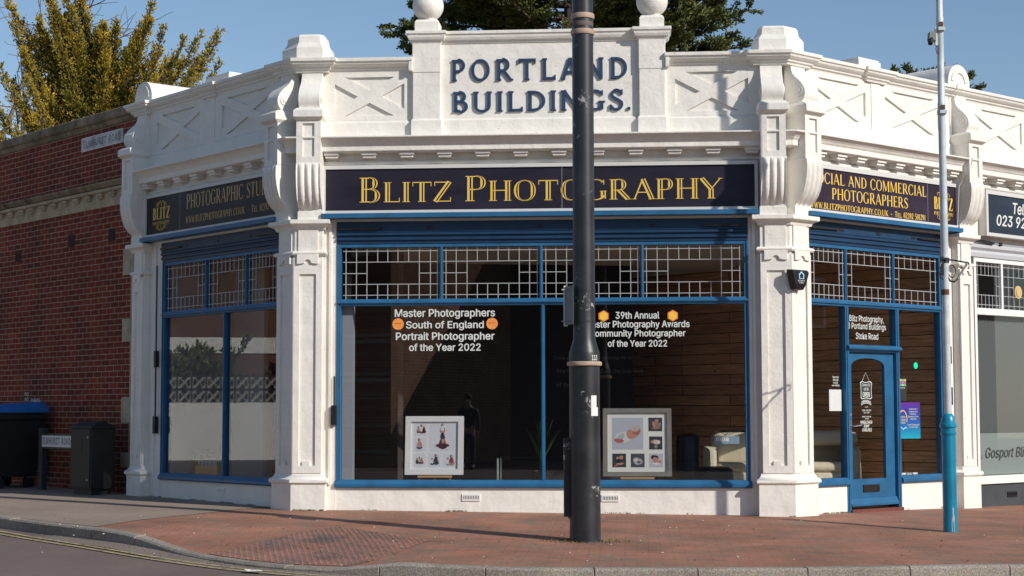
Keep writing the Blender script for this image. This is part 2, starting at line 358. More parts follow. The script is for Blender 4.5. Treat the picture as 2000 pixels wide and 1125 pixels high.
# ------------------------------------------------------------------ lettering
_fc = {}
try: SANS = bpy.data.fonts.load(bpy.utils.resource_path('LOCAL')+'/datafiles/fonts/Inter.woff2')
except Exception: SANS = None
def sans(txt, bold=0.0, shear=0.0):
    key = (txt, bold, shear)
    if key in _fc: return _fc[key]
    if bold > 0:
        vs, fs = sans(txt, 0, shear)[:2]; q = min(bold, .03)*.9; V2, F2, Z2 = [], [], []
        for i, (dx, dy) in enumerate(((-q, 0), (q, 0), (0, q*.6), (0, -q*.6))):
            o_ = len(V2); V2 += [(x+dx, y+dy) for x, y in vs]; F2 += [tuple(j+o_ for j in f) for f in fs]; Z2 += [i]*len(vs)
        _fc[key] = (V2, F2, Z2); return _fc[key]
    c = bpy.data.curves.new('t', 'FONT'); c.body = txt
    if SANS: c.font = SANS
    c.shear = shear; c.resolution_u = 4
    o = bpy.data.objects.new('t', c); COL.objects.link(o)
    me = bpy.data.meshes.new_from_object(o); vs = [(v.co.x, v.co.y) for v in me.vertices]; fs = [tuple(p.vertices) for p in me.polygons]
    bpy.data.objects.remove(o); bpy.data.curves.remove(c); bpy.data.meshes.remove(me)
    _fc[key] = (vs, fs); return vs, fs
def put(mb, geo, u0, u1, z0, z1, n, depth=0.0, arcb=0.0):
    """fit flat lettering into a box of the wall; depth > 0 gives raised letters"""
    vs, fs = geo[0], geo[1]; xs = [p[0] for p in vs]; ys = [p[1] for p in vs]
    ax, bx, ay, by = min(xs), max(xs), min(ys), max(ys)
    def T(p):
        fx = (p[0]-ax)/(bx-ax); return u0+fx*(u1-u0), z0+(p[1]-ay)/(by-ay)*(z1-z0)+arcb*(1-(2*fx-1)**2)
    zo = geo[2] if len(geo) > 2 else [0]*len(vs)
    P = [T(p) for p in vs]
    mb.add([(x, -(n+depth+o_*.0004), z) for (x, z), o_ in zip(P, zo)], fs)
    if depth:
        cnt = {}
        for f in fs:
            for i in range(len(f)):
                e = (f[i], f[(i+1) % len(f)]); cnt[frozenset(e)] = cnt.get(frozenset(e), [])+[e]
        for es in cnt.values():
            if len(es) == 1:
                a, b = es[0]; mb.add([(P[a][0], -n, P[a][1]), (P[b][0], -n, P[b][1]), (P[b][0], -(n+depth), P[b][1]), (P[a][0], -(n+depth), P[a][1])], [(0, 1, 2, 3)])
# roman capitals drawn as ribbons with serifs
def glyph(ch, T, t, sf, st, inline):
    out = []      # list of (polyline quads)
    def rib(pts, wd):
        n = len(pts); Lp = []; 
        for i in range(n):
            a = pts[max(i-1, 0)]; b = pts[min(i+1, n-1)]; dx, dy = b[0]-a[0], b[1]-a[1]; l = math.hypot(dx, dy) or 1
            Lp.append((-dy/l, dx/l))
        def strip(f0, f1):
            q = []
            for i in range(n):
                for f in (f0, f1): q.append((pts[i][0]+Lp[i][0]*wd[i]*f, pts[i][1]+Lp[i][1]*wd[i]*f))
            out.append((q, [(2*i, 2*i+1, 2*i+3, 2*i+2) for i in range(n-1)]))
        if inline and max(wd) > T*.8:
            s_ = 1 if (pts[-1][1]-pts[0][1]) >= 0 else -1
            strip(.5*s_, .06*s_); strip(-.24*s_, -.5*s_)
        else: strip(-.5, .5)
    def seg(x0, y0, x1, y1, w_): rib([(x0, y0), (x1, y1)], [w_, w_])
    def bar(x0, x1, y): seg(x0, y, x1, y, st)
    def ser(x, y, w_, l=1, r=1): bar(x-w_/2-sf*l, x+w_/2+sf*r, y+(st/2 if y < .5 else -st/2))
    def V(x, w_=None, y0=0, y1=1, sb=1, stp=1):
        w_ = w_ or T; seg(x, y0, x, y1, w_)
        if sb: ser(x, y0, w_)
        if stp: ser(x, y1, w_)
    def el(cx, cy, rx, ry, a0, a1, n=14):
        pts = []; wd = []
        for i in range(n+1):
            a = R(a0+(a1-a0)*i/n); c2 = math.cos(a)**2; w_ = t+(T-t)*c2**1.2
            pts.append((cx+(rx-w_/2)*math.cos(a), cy+(ry-t/2)*math.sin(a))); wd.append(w_)
        rib(pts, wd)
    def spl(P, wds):
        pts = []; wd = []; n = len(P)
        for i in range(n-1):
            p0, p1, p2, p3 = P[max(i-1, 0)], P[i], P[i+1], P[min(i+2, n-1)]
            for j in range(5):
                s_ = j/5; q = tuple(.5*((2*p1[k])+(-p0[k]+p2[k])*s_+(2*p0[k]-5*p1[k]+4*p2[k]-p3[k])*s_*s_+(-p0[k]+3*p1[k]-3*p2[k]+p3[k])*s_**3) for k in (0, 1))
                pts.append(q); wd.append(wds[i]*(1-s_)+wds[i+1]*s_)
        pts.append(P[-1]); wd.append(wds[-1]); rib(pts, wd)
    h = T/2; ad = .6
    if ch == 'I' : V(.18); ad = .36
    elif ch == 'L': V(.18); seg(.18, t/2, .66, t/2, t); seg(.66, 0, .66, .22, st); ad = .72
    elif ch == 'E': V(.18); seg(.18, t/2, .64, t/2, t); seg(.64, 0, .64, .2, st); seg(.18, 1-t/2, .62, 1-t/2, t); seg(.62, 1, .62, .8, st); seg(.2, .52, .5, .52, t); seg(.5, .42, .5, .62, st); ad = .72
    elif ch == 'T': V(.42, stp=0); seg(.04, 1-t/2, .80, 1-t/2, t); seg(.05, 1, .05, .78, st); seg(.79, 1, .79, .78, st); ad = .84
    elif ch == 'H': V(.18); V(.76); seg(.18, .52, .76, .52, t); ad = .94
    elif ch in 'PR':
        V(.18); seg(.18, 1-t/2, .36, 1-t/2, t); seg(.18, .46, .36, .46, t); el(.34, .73, .34, .27+t/2, 90, -90)
        ad = .72
        if ch == 'R': seg(.40, .47, .74, 0.02, T*.95); ser(.78, 0, T*.4); ad = .86
    elif ch == 'B':
        V(.18); seg(.18, 1-t/2, .34, 1-t/2, t); seg(.18, .53, .36, .53, t); seg(.18, t/2, .36, t/2, t)
        el(.32, .765, .30, .235+t/2, 90, -90); el(.34, .265, .36, .265+t/2, 90, -90); ad = .76
    elif ch == 'D': V(.18); seg(.18, 1-t/2, .34, 1-t/2, t); seg(.18, t/2, .34, t/2, t); el(.32, .5, .50, .5, 90, -90, 18); ad = .88
    elif ch == 'O': el(.46, .5, .43, .52, 90, 270, 18); el(.46, .5, .43, .52, -90, 90, 18); ad = .92
    elif ch in 'CG':
        el(.46, .5, .43, .52, 45, 270, 20); el(.46, .5, .43, .52, 270, 325, 7); seg(.76, .98, .76, .74, st); ad = .86
        if ch == 'G': V(.74, None, .05, .42, 0, 0); bar(.60, .88, .42); ad = .92
    elif ch == 'S': spl([(.56, .80), (.46, .94), (.30, .97), (.16, .84), (.18, .66), (.36, .52), (.54, .38), (.56, .18), (.42, .04), (.24, .03), (.10, .20)], [t, t, t*1.2, T*.7, T*.9, T, T*.9, T*.7, t*1.2, t, t]); seg(.57, 1, .57, .76, st); seg(.09, 0, .09, .26, st); ad = .66
    elif ch == 'A': seg(.10, 0, .42, 1, t*1.2); seg(.43, 1, .78, 0, T*.95); seg(.22, .34, .66, .34, t); ser(.10, 0, t); ser(.78, 0, T*.8); ad = .88
    elif ch == 'N': V(.16, t*1.2); V(.76, t*1.2, sb=0); seg(.17, 1, .76, 0, T*.95); ad = .92
    elif ch == 'M': V(.14, t*1.2); V(.94); seg(.16, 1, .52, .05, T*.9); seg(.52, .05, .90, 1, t); ad = 1.12
    elif ch == 'U': V(.18, None, .30, 1, 0, 1); V(.74, t*1.2, .30, 1, 0, 1); spl([(.18, .32), (.22, .12), (.44, .03), (.68, .12), (.74, .32)], [T, T*.8, t, t, t*1.2]); ad = .92
    elif ch == 'W': seg(.08, 1, .34, 0, T*.8); seg(.34, 0, .56, 1, t); seg(.50, 1, .78, 0, T*.8); seg(.78, 0, 1.02, 1, t); ser(.08, 1, t); ser(.54, 1, t); ser(1.02, 1, t); ad = 1.12
    elif ch == 'Y': seg(.06, 1, .42, .46, T*.95); seg(.42, .46, .78, 1, t); V(.42, None, 0, .48, 1, 0); ser(.08, 1, t); ser(.78, 1, t); ad = .86
    elif ch == 'Z': seg(.06, 1-t/2, .68, 1-t/2, t); seg(.08, 0, .66, 1, T); seg(.06, t/2, .70, t/2, t); seg(.06, 1, .06, .8, st); seg(.70, 0, .70, .22, st); ad = .76
    elif ch == 'K': V(.18); seg(.22, .45, .70, 1, t); seg(.34, .58, .76, 0, T*.95); ser(.70, 1, t); ser(.78, 0, T*.5); ad = .86
    elif ch == '0': el(.30, .5, .27, .52, 90, 270); el(.30, .5, .27, .52, -90, 90); ad = .6
    elif ch == '1': V(.25, stp=0); seg(.25, .97, .08, .82, t); ad = .44
    elif ch == '2': spl([(.08, .78), (.18, .95), (.36, .95), (.48, .76), (.36, .48), (.08, .04)], [t, t*1.2, T*.8, T, T*.8, t]); seg(.06, t, .54, t, t*2); ad = .6
    elif ch == '3': spl([(.08, .84), (.26, .97), (.44, .80), (.26, .54)], [t, t, T, t]); spl([(.24, .54), (.48, .30), (.28, .03), (.06, .14)], [t, T, t*1.2, t]); ad = .58
    elif ch == '9': el(.29, .68, .25, .34, 0, 360, 18); spl([(.50, .66), (.44, .25), (.14, .02)], [T, T*.8, t]); ad = .6
    elif ch == '5': seg(.14, .96, .50, .96, t*1.8); seg(.14, .96, .12, .52, t); spl([(.12, .52), (.36, .60), (.50, .34), (.36, .05), (.08, .08)], [t, T*.6, T, T*.6, t]); ad = .6
    elif ch == '.': seg(.10, 0, .10, T*.9, T*.9); ad = .24
    elif ch == '-': seg(.06, .42, .30, .42, st*1.2); ad = .36
    elif ch == ' ': ad = .42
    return out, ad
def roman(txt, T=.16, t=.055, sf=.07, st=.035, small=.8, gap=.05, inline=False):
    """upper case = full height, lower case = small capitals"""
    vs, fs, zo = [], [], []; x = 0; k = 0
    for ch in txt:
        sc = 1 if not ch.isalpha() or ch.isupper() else small
        g, ad = glyph(ch.upper(), T/ sc**.5, t/ sc**.5, sf, st, inline)
        for q, f in g:
            o = len(vs); vs += [(x+a*sc, b*sc) for a, b in q]; fs += [tuple(i+o for i in ff) for ff in f]; zo += [k % 5]*len(q); k += 1
        x += (ad+gap)*sc
    return vs, fs, zo

# ================================================================== GROUND
def sheet(name, poly, zf, mt, step=.45, lim=None, parent=None):
    bm = bmesh.new(); vs = [bm.verts.new((x, y, 0)) for x, y in poly]
    ed = [bm.edges.new((vs[i], vs[(i+1) % len(vs)])) for i in range(len(vs))]
    bmesh.ops.triangle_fill(bm, use_beauty=True, edges=ed, normal=(0, 0, 1))
    x0, x1 = min(p[0] for p in poly), max(p[0] for p in poly); y0, y1 = min(p[1] for p in poly), max(p[1] for p in poly)
    if lim: x0, x1, y0, y1 = max(x0, lim[0]), min(x1, lim[1]), max(y0, lim[2]), min(y1, lim[3])
    for ax, a, b in ((0, x0, x1), (1, y0, y1)):
        k = a
        while k < b:
            co = (k, 0, 0) if ax == 0 else (0, k, 0); no = (1, 0, 0) if ax == 0 else (0, 1, 0)
            bmesh.ops.bisect_plane(bm, geom=bm.verts[:]+bm.edges[:]+bm.faces[:], plane_co=co, plane_no=no); k += step
    for v in bm.verts: v.co.z = zf(v.co.x, v.co.y)
    bmesh.ops.recalc_face_normals(bm, faces=bm.faces)
    if sum(f.normal.z for f in bm.faces) < 0: bmesh.ops.reverse_faces(bm, faces=bm.faces)
    me = bpy.data.meshes.new(name); bm.to_mesh(me); bm.free(); me.materials.append(mt)
    me.polygons.foreach_set('use_smooth', [True]*len(me.polygons))
    o = bpy.data.objects.new(name, me); COL.objects.link(o); MW[o] = Matrix.Identity(4); return o
tag(sheet('road', [(-90, -90), (90, -90), (90, 90), (-90, 90)], rz, M['road'], 2.2, (-16, 18, 12, 26)), kind='structure')
KB = [(-16.0, 33.8)]+KERB+[(40, 24.5)]
tag(sheet('brick_paving', KB+[(40, 60), (-16, 60)], gz, M['paving'], .5, (-9, 12, 15, 24)), kind='structure')
tag(sheet('asphalt_footway', [(-4.93, 20.12), (-4.65, 21.05), (-4.24, 21.75), (-3.8, 22.5), (-3.3, 23.3), (-3.3, 24.5), (-16, 40), (-16, 33.8), (-9.4, 25.6), (-8.1, 23.9), (-6.66, 22.06), (-5.68, 20.88)],
          lambda x, y: gz(x, y)+.005, M['footway'], .5, (-9, -3, 19, 27)), kind='structure')
TAC = [(-3.25, 18.05), (-2.05, 20.18), (-1.6, 19.58), (-.89, 18.64), (-1.25, 17.5), (-1.6, 16.82), (-2.25, 17.12), (-2.75, 17.52)]
tag(sheet('tactile_paving', TAC, lambda x, y: gz(x, y)+.006, M['tactile'], .3), kind='structure')
def inside(p, poly):
    c = False
    for i in range(len(poly)):
        a, b = poly[i], poly[i-1]
        if (a[1] > p[1]) != (b[1] > p[1]) and p[0] < (b[0]-a[0])*(p[1]-a[1])/(b[1]-a[1])+a[0]: c = not c
    return c
mb = MB(); ca, sa = math.cos(R(-35)), math.sin(R(-35))
for i in range(-40, 40):
    for j in range(-40, 40):
        x, y = -2.2+(i*ca-j*sa)*.085, 18.3+(i*sa+j*ca)*.085
        if inside((x, y), TAC):
            z = gz(x, y)+.006; mb.loft([[(x+r*math.cos(q*1.047), y+r*math.sin(q*1.047), z+h) for q in range(6)] for r, h in ((.018, 0), (.011, .007))])
tag(mb.build('tactile_blisters', M['tactile']), kind='structure')
def densify(pl, st):
    out = []
    for a, b in zip(pl, pl[1:]):
        l = math.hypot(b[0]-a[0], b[1]-a[1]); n = max(1, int(l/st))
        out += [(a[0]+(b[0]-a[0])*i/n, a[1]+(b[1]-a[1])*i/n) for i in range(n)]
    return out+[pl[-1]]
def smooth_line(pl, it=3):
    for _ in range(it):
        q = [pl[0]]
        for a, b in zip(pl, pl[1:]): q += [(a[0]*.75+b[0]*.25, a[1]*.75+b[1]*.25), (a[0]*.25+b[0]*.75, a[1]*.25+b[1]*.75)]
        pl = q+[pl[-1]]
    return pl
def offs(pl, d):
    out = []
    for i, p in enumerate(pl):
        a = pl[max(i-1, 0)]; b = pl[min(i+1, len(pl)-1)]; dx, dy = b[0]-a[0], b[1]-a[1]; l = math.hypot(dx, dy)
        out.append((p[0]+dy/l*d, p[1]-dx/l*d))
    return out
KL = densify(smooth_line(KERB, 1), .12)
mb = MB(); acc = 0; start = 0; random.seed(3)
O1 = offs(KL, .125); O2 = offs(KL, .15); step_len = .95
i = 0
while i < len(KL)-1:
    j = i; l = 0
    while j < len(KL)-1 and l < step_len: l += math.hypot(KL[j+1][0]-KL[j][0], KL[j+1][1]-KL[j][1]); j += 1
    dz = random.uniform(-.004, .006); rings = []
    for k in range(i, j+1):
        f = 1.0
        A, B_, C_ = KL[k], O1[k], O2[k]
        if k == i and k > 0: g = .06; nx = KL[k+1]; A = (A[0]+(nx[0]-A[0])*g, A[1]+(nx[1]-A[1])*g); B_ = (B_[0]+(O1[k+1][0]-B_[0])*g, B_[1]+(O1[k+1][1]-B_[1])*g); C_ = (C_[0]+(O2[k+1][0]-C_[0])*g, C_[1]+(O2[k+1][1]-C_[1])*g)
        z = gz(*KL[k])+.006+dz; r0 = rz(*KL[k])-.06
        rings.append([(A[0], A[1], z), (B_[0], B_[1], z-.002), (C_[0], C_[1], z-.022), (C_[0], C_[1], r0), (A[0], A[1], r0)])
    mb.loft(rings); i = j
tag(mb.build('kerb', M['kerb'], bevel=.006), kind='structure')
def strip(pl, d0, d1, zf):
    a, b = offs(pl, d0), offs(pl, d1); m_ = MB()
    m_.add([(x, y, zf(x, y)) for x, y in a]+[(x, y, zf(x, y)) for x, y in b], [(i, i+1, len(a)+i+1, len(a)+i) for i in range(len(a)-1)]); return m_
tag(strip([p for p in KL if -5.4 < p[0] < -1.2], .15, .52, lambda x, y: rz(x, y)+.005).build('gutter', M['gutter']), kind='structure')
YL = densify(smooth_line([(-9.3, 24.9), (-7.8, 23.0), (-6.41, 21.2), (-5.36, 19.8), (-3.99, 18.2), (-2.9, 17.1), (-1.93, 16.5), (-1.0, 15.95), (0, 15.6)], 2), .2)
for d in (0, .14): tag(strip(YL, d, d+.055, lambda x, y: rz(x, y)+.009).build('yellow_line', M['yellow']), kind='structure')

# ================================================================== THE WHITE CORNER BUILDING
B = empty('corner_shop_building', (0.4, 22.5, -.08), 'white painted corner shop parade building with blue lettered pediment and two ball finials', 'building')
def corner(side, n): return W('F', UL-n*T22, n) if side == 'l' else W('F', UR+n*T22, n)
def gridconsole(mb_, uc, wd, prof, rip=0, zr=(0, 0), nu=29):
    rings = []
    for i in range(nu):
        f = i/(nu-1); u = uc-wd/2+wd*f; ring = []
        for n, z in prof:
            a = 0
            if rip and zr[0] < z < zr[1] and n > .05: a = rip*(abs(math.cos(math.pi*3.5*(f*2-1)*.5+math.pi*.25*0))**.8-.75)*min(1, (zr[1]-z)/.05)
            ring.append((u, -(n+a), z))
        rings.append(ring)
    mb_.loft(rings)
def sweepW(mb_, spec, prof): mb_.sweep([p if len(p) == 2 else W(*p) for p in spec], prof)

def pilaster(path, faces, consoles, jambs, finial):
    """path: plan of the shaft, faces: sunk panelled fronts, consoles: (wall, centre)"""
    mb = MB(); mb.prism(path, -.35, 3.84)
    for k, u0, u1 in jambs:
        q = [W(k, u0, .02), W(k, u1, .02), W(k, u1, -.12), W(k, u0, -.12)]; mb.prism(q, -.35, 3.84)
        m2 = (u0+u1)/2; q = [W(k, m2-.02, .05), W(k, m2+.02, .05), W(k, m2+.02, .0), W(k, m2-.02, .0)]; mb.prism(q, .3, 3.80)
    p = mb.build('pilaster', M['white'], B, bevel=.006)
    for k, u0, u1 in faces:
        mb = MB(); a, b = u0+.085, u1-.085
        c = (a+b)/2
        mb.plate([(u0+.004, .46), (u1-.004, .46), (u1-.004, 3.34), (u0+.004, 3.34)], [[(a, .56), (c-.06, .56), (c-.06, .62), (c+.04, .62), (c+.04, .56), (b, .56), (b, 3.12), (a, 3.12)]], .13, .158)
        arch = arc(c, 3.265, .045, .05, 180, 0, 8)
        mb.extr([(u0+.05, 3.255), (c-.10, 3.255)]+[(c-.07, 3.262)]+arch+[(c+.07, 3.262), (c+.10, 3.255), (u1-.05, 3.255), (u1-.05, 3.38), (u0+.05, 3.38)], .158, .185)
        mb.extr([(u0+.06, 3.43), (u1-.06, 3.43), (u1-.06, 3.72), (u0+.06, 3.72)], .13, .15)
        mb.build('panelled_face', M['white'], p, k, bevel=.005)
    mb = MB(); sweepW(mb, path, [(-.03, 3.71), (.025, 3.72), (.035, 3.75), (.06, 3.775), (.10, 3.79), (.105, 3.80), (.105, 3.85), (-.03, 3.86)])
    sweepW(mb, path, [(-.03, 3.37), (.035, 3.375), (.05, 3.395), (.05, 3.41), (.035, 3.43), (-.03, 3.435)])
    mb.build('capital', M['white'], p, bevel=.004)
    mb = MB(); sweepW(mb, path, [(-.03, .47), (.015, .46), (.03, .42), (.05, .395), (.07, .385), (.082, .36), (.08, .335), (.06, .315), (.052, .31), (.055, -.35), (-.03, -.35)])
    mb.build('base', M['white2'], p, smooth=True)
    for k, uc in consoles:
        mb = MB(); wd = .33
        low = [(0, 4.60), (.36, 4.60), (.378, 4.585), (.386, 4.56), (.39, 4.50), (.388, 4.42), (.378, 4.34), (.36, 4.26), (.335, 4.18), (.30, 4.11), (.25, 4.05), (.20, 4.01), (.18, 3.99), (.175, 3.96), (0, 3.96)]
        gridconsole(mb, uc, wd, low, .034, (4.0, 4.58), 43)
        mb.box(uc-wd/2-.012, uc+wd/2+.012, 0, .185, 3.85, 3.965)
        mb.box(uc-wd/2, uc+wd/2, 0, .335, 4.60, 5.2)
        mb.plate([(uc-wd/2, 4.6), (uc+wd/2, 4.6), (uc+wd/2, 5.2), (uc-wd/2, 5.2)], [[(uc-.08, 4.68), (uc+.08, 4.68), (uc+.08, 5.13), (uc-.08, 5.13)]], .335, .362)
        s_ = wd/2+.035
        mb.loft([[(uc-s_*f, -n, z), (uc+s_*f, -n, z), (uc+s_*f, 0, z), (uc-s_*f, 0, z)] for f, n, z in ((.84, .365, 5.17), (1, .42, 5.21), (1, .42, 5.30), (.9, .38, 5.325), (.84, .36, 5.34))])
        up = [(0, 5.90), (.115, 5.90), (.118, 5.84), (.128, 5.79), (.15, 5.745), (.19, 5.70), (.24, 5.66), (.29, 5.61), (.33, 5.555), (.35, 5.50), (.352, 5.45), (.335, 5.40), (.31, 5.37), (.30, 5.34), (0, 5.34)]
        gridconsole(mb, uc, wd-.04, up, 0, (0, 0), 2)
        for sg in (-1, 1):
            for r_, q in ((.085, .012), (.045, .022)):
                c0 = [(uc+sg*(wd/2-.02), -(.235+r_*math.cos(a*.5236)), 5.50+r_*math.sin(a*.5236)) for a in range(12)]
                c1 = [(x+sg*q, y, z) for x, y, z in c0]; mb.loft([c0, c1])
        mb.build('console', M['white'], p, k, smooth=True, bevel=.004)
    if finial:
        poly = finial; cx = sum(q[0] for q in poly)/len(poly); cy = sum(q[1] for q in poly)/len(poly)
        mb = MB(); mb.loft([[(cx+(x-cx)*s_, cy+(y-cy)*s_, z) for x, y in poly] for s_, z in ((1, 6.0), (1, 6.215), (.83, 6.29), (.80, 6.35), (.80, 6.375), (.70, 6.41))])
        mb.build('finial', M['white'], p, bevel=.006)
    return p
# corner piers
A = .34
pathL = [W('L', -A, -.15), W('L', -A, .13), corner('l', .13), W('F', -2.54, .13), W('F', -2.54, -.15)]
pilaster(pathL, [('L', -A, .155*T22-.0), ('F', UL-.155*T22, -2.54)], [('L', -.195), ('F', -2.70)], [('L', -.50, -A), ('F', -2.54, -2.365)],
         [W('L', -.30, .12), corner('l', .12), W('F', -2.56, .12), W('F', -2.48, .02), W('F', -2.48, -.32), W('F', -2.75, -.42), W('L', -.40, -.32), W('L', -.38, .02)])
pathR = [W('F', 3.29, -.15), W('F', 3.29, .13), corner('r', .13), W('R', A, .13), W('R', A, -.15)]
pilaster(pathR, [('F', 3.29, UR+.155*T22), ('R', -.155*T22, A)], [('F', 3.465), ('R', .175)], [('F', 3.14, 3.29), ('R', A, .46)],
         [W('F', 3.24, .02), W('F', 3.31, .12), corner('r', .12), W('R', .30, .12), W('R', .38, .02), W('R', .38, -.32), W('F', 3.50, -.42), W('F', 3.24, -.32)])
# end piers
def endpier(k, uc, side, finial=True):
    a, b = uc-.165, uc+.165
    path = [W(k, a, -.15), W(k, a, .13), W(k, b, .13), W(k, b, -.15)]
    jb = [(k, b, b+.36)] if side < 0 else [(k, a-.25, a), (k, b, b+.14)]
    p = pilaster(path, [(k, a, b)], [(k, uc)], jb, None)
    if finial:
        mb = MB(); pr = [(uc-.27, 6.02)]+[(uc+.27*math.cos(R(t)), 6.12+.27*math.sin(R(t))) for t in range(180, -1, -12)]+[(uc+.27, 6.02)]
        mb.extr(pr, -.75, .10)
        pr2 = [(uc+.20*math.cos(R(t)), 6.13+.20*math.sin(R(t))) for t in range(180, -1, -12)]
        pr3 = [(uc+.13*math.cos(R(t)), 6.13+.13*math.sin(R(t))) for t in range(0, 181, 12)]
        mb.extr(pr2+pr3, .10, .118)
        mb.build('finial', M['white'], p, k, smooth=True)
    return p
endpier('L', -4.25, -1); endpier('R', 3.90, 1)
# cornice
CX = [('L', -4.45), ('R', 3.75)]
mb = MB()
prof = [(0, 4.755), (.235, 4.755), (.25, 4.765), (.25, 4.835), (.265, 4.85), (.28, 4.875), (.31, 4.905), (.345, 4.925), (.36, 4.93), (.36, 4.952), (0, 4.985)]
sweepW(mb, [('L', -4.2, 0), ('L', 0, 0), ('F', UR, 0), ('R', 8.5, 0)], prof)
sweepW(mb, [('L', -4.2, 0), ('L', 0, 0), ('F', UR, 0), ('R', 8.5, 0)], [(0, 4.60), (.075, 4.60), (.085, 4.62), (.085, 4.645), (.05, 4.655), (.05, 4.755), (0, 4.755)])
cor = mb.build('cornice', M['white'], B, bevel=.005)
for k, a, b, n_ in (('L', -4.0, -.55, 8), ('F', -2.42, 3.2, 12), ('R', .55, 3.6, 8), ('R', 4.3, 8.2, 9)):
    for i in range(n_):
        u = a+(b-a)*i/(n_-1); mb = MB(); mb.box(u-.10, u+.10, .05, .21, 4.715, 4.754); mb.box(u-.085, u+.085, .05, .185, 4.68, 4.714)
        mb.build('modillion', M['white'], cor, k, bevel=.004)
# parapet walls
def xpanel(u0, u1, z0=5.27, z1=5.80):
    cx, cz = (u0+u1)/2, (z0+z1)/2; m_ = .14
    return [[(u0+m_, z1), (u1-m_, z1), (cx, cz+.085)], [(u0+m_, z0), (cx, cz-.085), (u1-m_, z0)],
            [(u0, z1-.09), (cx-.16, cz), (u0, z0+.09)], [(u1, z1-.09), (u1, z0+.09), (cx+.16, cz)]]
def parapet(k, u0, u1, panels, strips):
    mb = MB(); mb.box(u0, u1, -.22, .03, 4.4, 5.95)
    h = []
    for a, b in panels: h += xpanel(a, b)
    mb.plate([(u0, 5.205), (u1, 5.205), (u1, 5.875), (u0, 5.875)], h, .03, .062)
    mb.loft([[(u0, -.03, z0) if 0 else (u0, -n, z), (u1, -n, z), (u1, 0, z), (u0, 0, z)] for n, z in ((.085, 4.94), (.085, 5.17), (.063, 5.204))])
    for a, b in strips: mb.box(a, b, .0, .075, 5.0, 5.90)
    return mb.build('parapet', M['white'], B, k, bevel=.005)
parapet('L', -4.12, -.12, [(-3.88, -2.60), (-1.98, -.62)], [(-2.42, -2.16)])
parapet('F', -2.80, -1.33, [(-2.40, -1.45)], []); parapet('F', 2.06, 3.56, [(2.20, 3.17)], [])
parapet('R', .10, 3.80, [(.50, 1.70), (2.15, 3.45)], [(1.82, 2.02)])
parapet('R', 4.0, 8.5, [(4.35, 5.6), (6.0, 7.2)], [(5.75, 5.9)])
# copings
prof = [(-.30, 5.865), (.012, 5.865), (.02, 5.895), (.045, 5.905), (.05, 5.93), (.075, 5.94), (.105, 5.965), (.115, 5.995), (.135, 6.0), (.135, 6.045), (.0, 6.06), (-.30, 6.06)]
mb = MB(); J = .07
sweepW(mb, [('L', -4.47, -.25), ('L', -4.47, .05+J), ('L', -4.05, .05+J), ('L', -4.05, .05), ('L', -2.47, .05), ('L', -2.47, .09), ('L', -2.11, .09), ('L', -2.11, .05), ('L', -.42, .05), ('L', -.42, .05+J), corner('l', .05+J), ('F', -2.49, .05+J), ('F', -2.49, .05), ('F', -1.33, .05)], prof)
sweepW(mb, [('F', 2.06, .05), ('F', 3.25, .05), ('F', 3.25, .05+J), corner('r', .05+J), ('R', .40, .05+J), ('R', .40, .05), ('R', 1.70, .05), ('R', 1.70, .09), ('R', 2.12, .09), ('R', 2.12, .05), ('R', 8.5, .05)], prof)
mb.build('coping', M['white'], B, bevel=.004)
for k, u0, u1, z in (('L', -2.52, -1.86, 6.20), ('R', 1.62, 2.12, 6.22)):
    mb = MB(); mb.box(u0, u1, -.62, .02, 6.0, z-.03); mb.box(u0+.02, u1-.02, -.60, .0, z-.03, z); mb.build('parapet_block', M['white'], B, k, bevel=.008)
# pediment with its lettering and balls
mb = MB(); mb.box(-.96, 1.73, -.25, .055, 4.95, 6.30)
mb.loft([[(-.955, -n, z), (1.72, -n, z), (1.72, 0, z), (-.955, 0, z)] for n, z in ((.085, 4.95), (.085, 5.19), (.056, 5.215))])
for a, b in ((-1.327, -.953), (1.72, 2.065)):
    mb.box(a, b, -.25, .125, 4.9, 6.27)
    mb.loft([[(a-d, -n, z), (b+d, -n, z), (b+d, .2, z), (a-d, .2, z)] for d, n, z in ((.02, .155, 4.94), (.02, .155, 5.18), (.002, .127, 5.21))])
    mb.box(a-.006, b+.006, -.2, .134, 5.84, 6.26)
    c = (a+b)/2; mb.loft([[(c-d, -n, z), (c+d, -n, z), (c+d, .2, z), (c-d, .2, z)] for d, n, z in ((.165, .12, 6.40), (.165, .12, 6.535), (.14, .10, 6.57))])
for s_ in (-1.33, 2.07):
    q = .05 if s_ > 0 else -.05; mb.box(min(s_, s_+q), max(s_, s_+q), 0, .17, 5.86, 6.02)
ped = mb.build('pediment', M['white'], B, 'F', bevel=.006)
mb = MB()
sweepW(mb, [('F', -1.327, -.25), ('F', -1.327, .125), ('F', -.953, .125), ('F', -.953, .055), ('F', 1.72, .055), ('F', 1.72, .125), ('F', 2.065, .125), ('F', 2.065, -.25)],
       [(-.02, 6.235), (.015, 6.24), (.02, 6.265), (.05, 6.28), (.065, 6.31), (.07, 6.345), (.088, 6.355), (.088, 6.395), (.02, 6.41), (-.02, 6.41)])
mb.build('pediment_coping', M['white'], ped, bevel=.004)
mb = MB(); mb.box(-1.33, 2.07, -.25, .07, 6.30, 6.408); mb.build('pediment_cap', M['white'], ped, 'F')
for c in (-1.135, 1.90):
    mb = MB(); mb.lathe(c, -.0, [(.09, 6.55), (.10, 6.57)]+[(.212*math.cos(R(a)), 6.775+.212*math.sin(R(a))) for a in range(-62, 90, 8)]+[(.004, 6.987)], 36)
    mb.build('ball_finial', M['white'], ped, 'F', smooth='all')
ST = dict(T=.135, t=.115, sf=.045, st=.065, small=1)
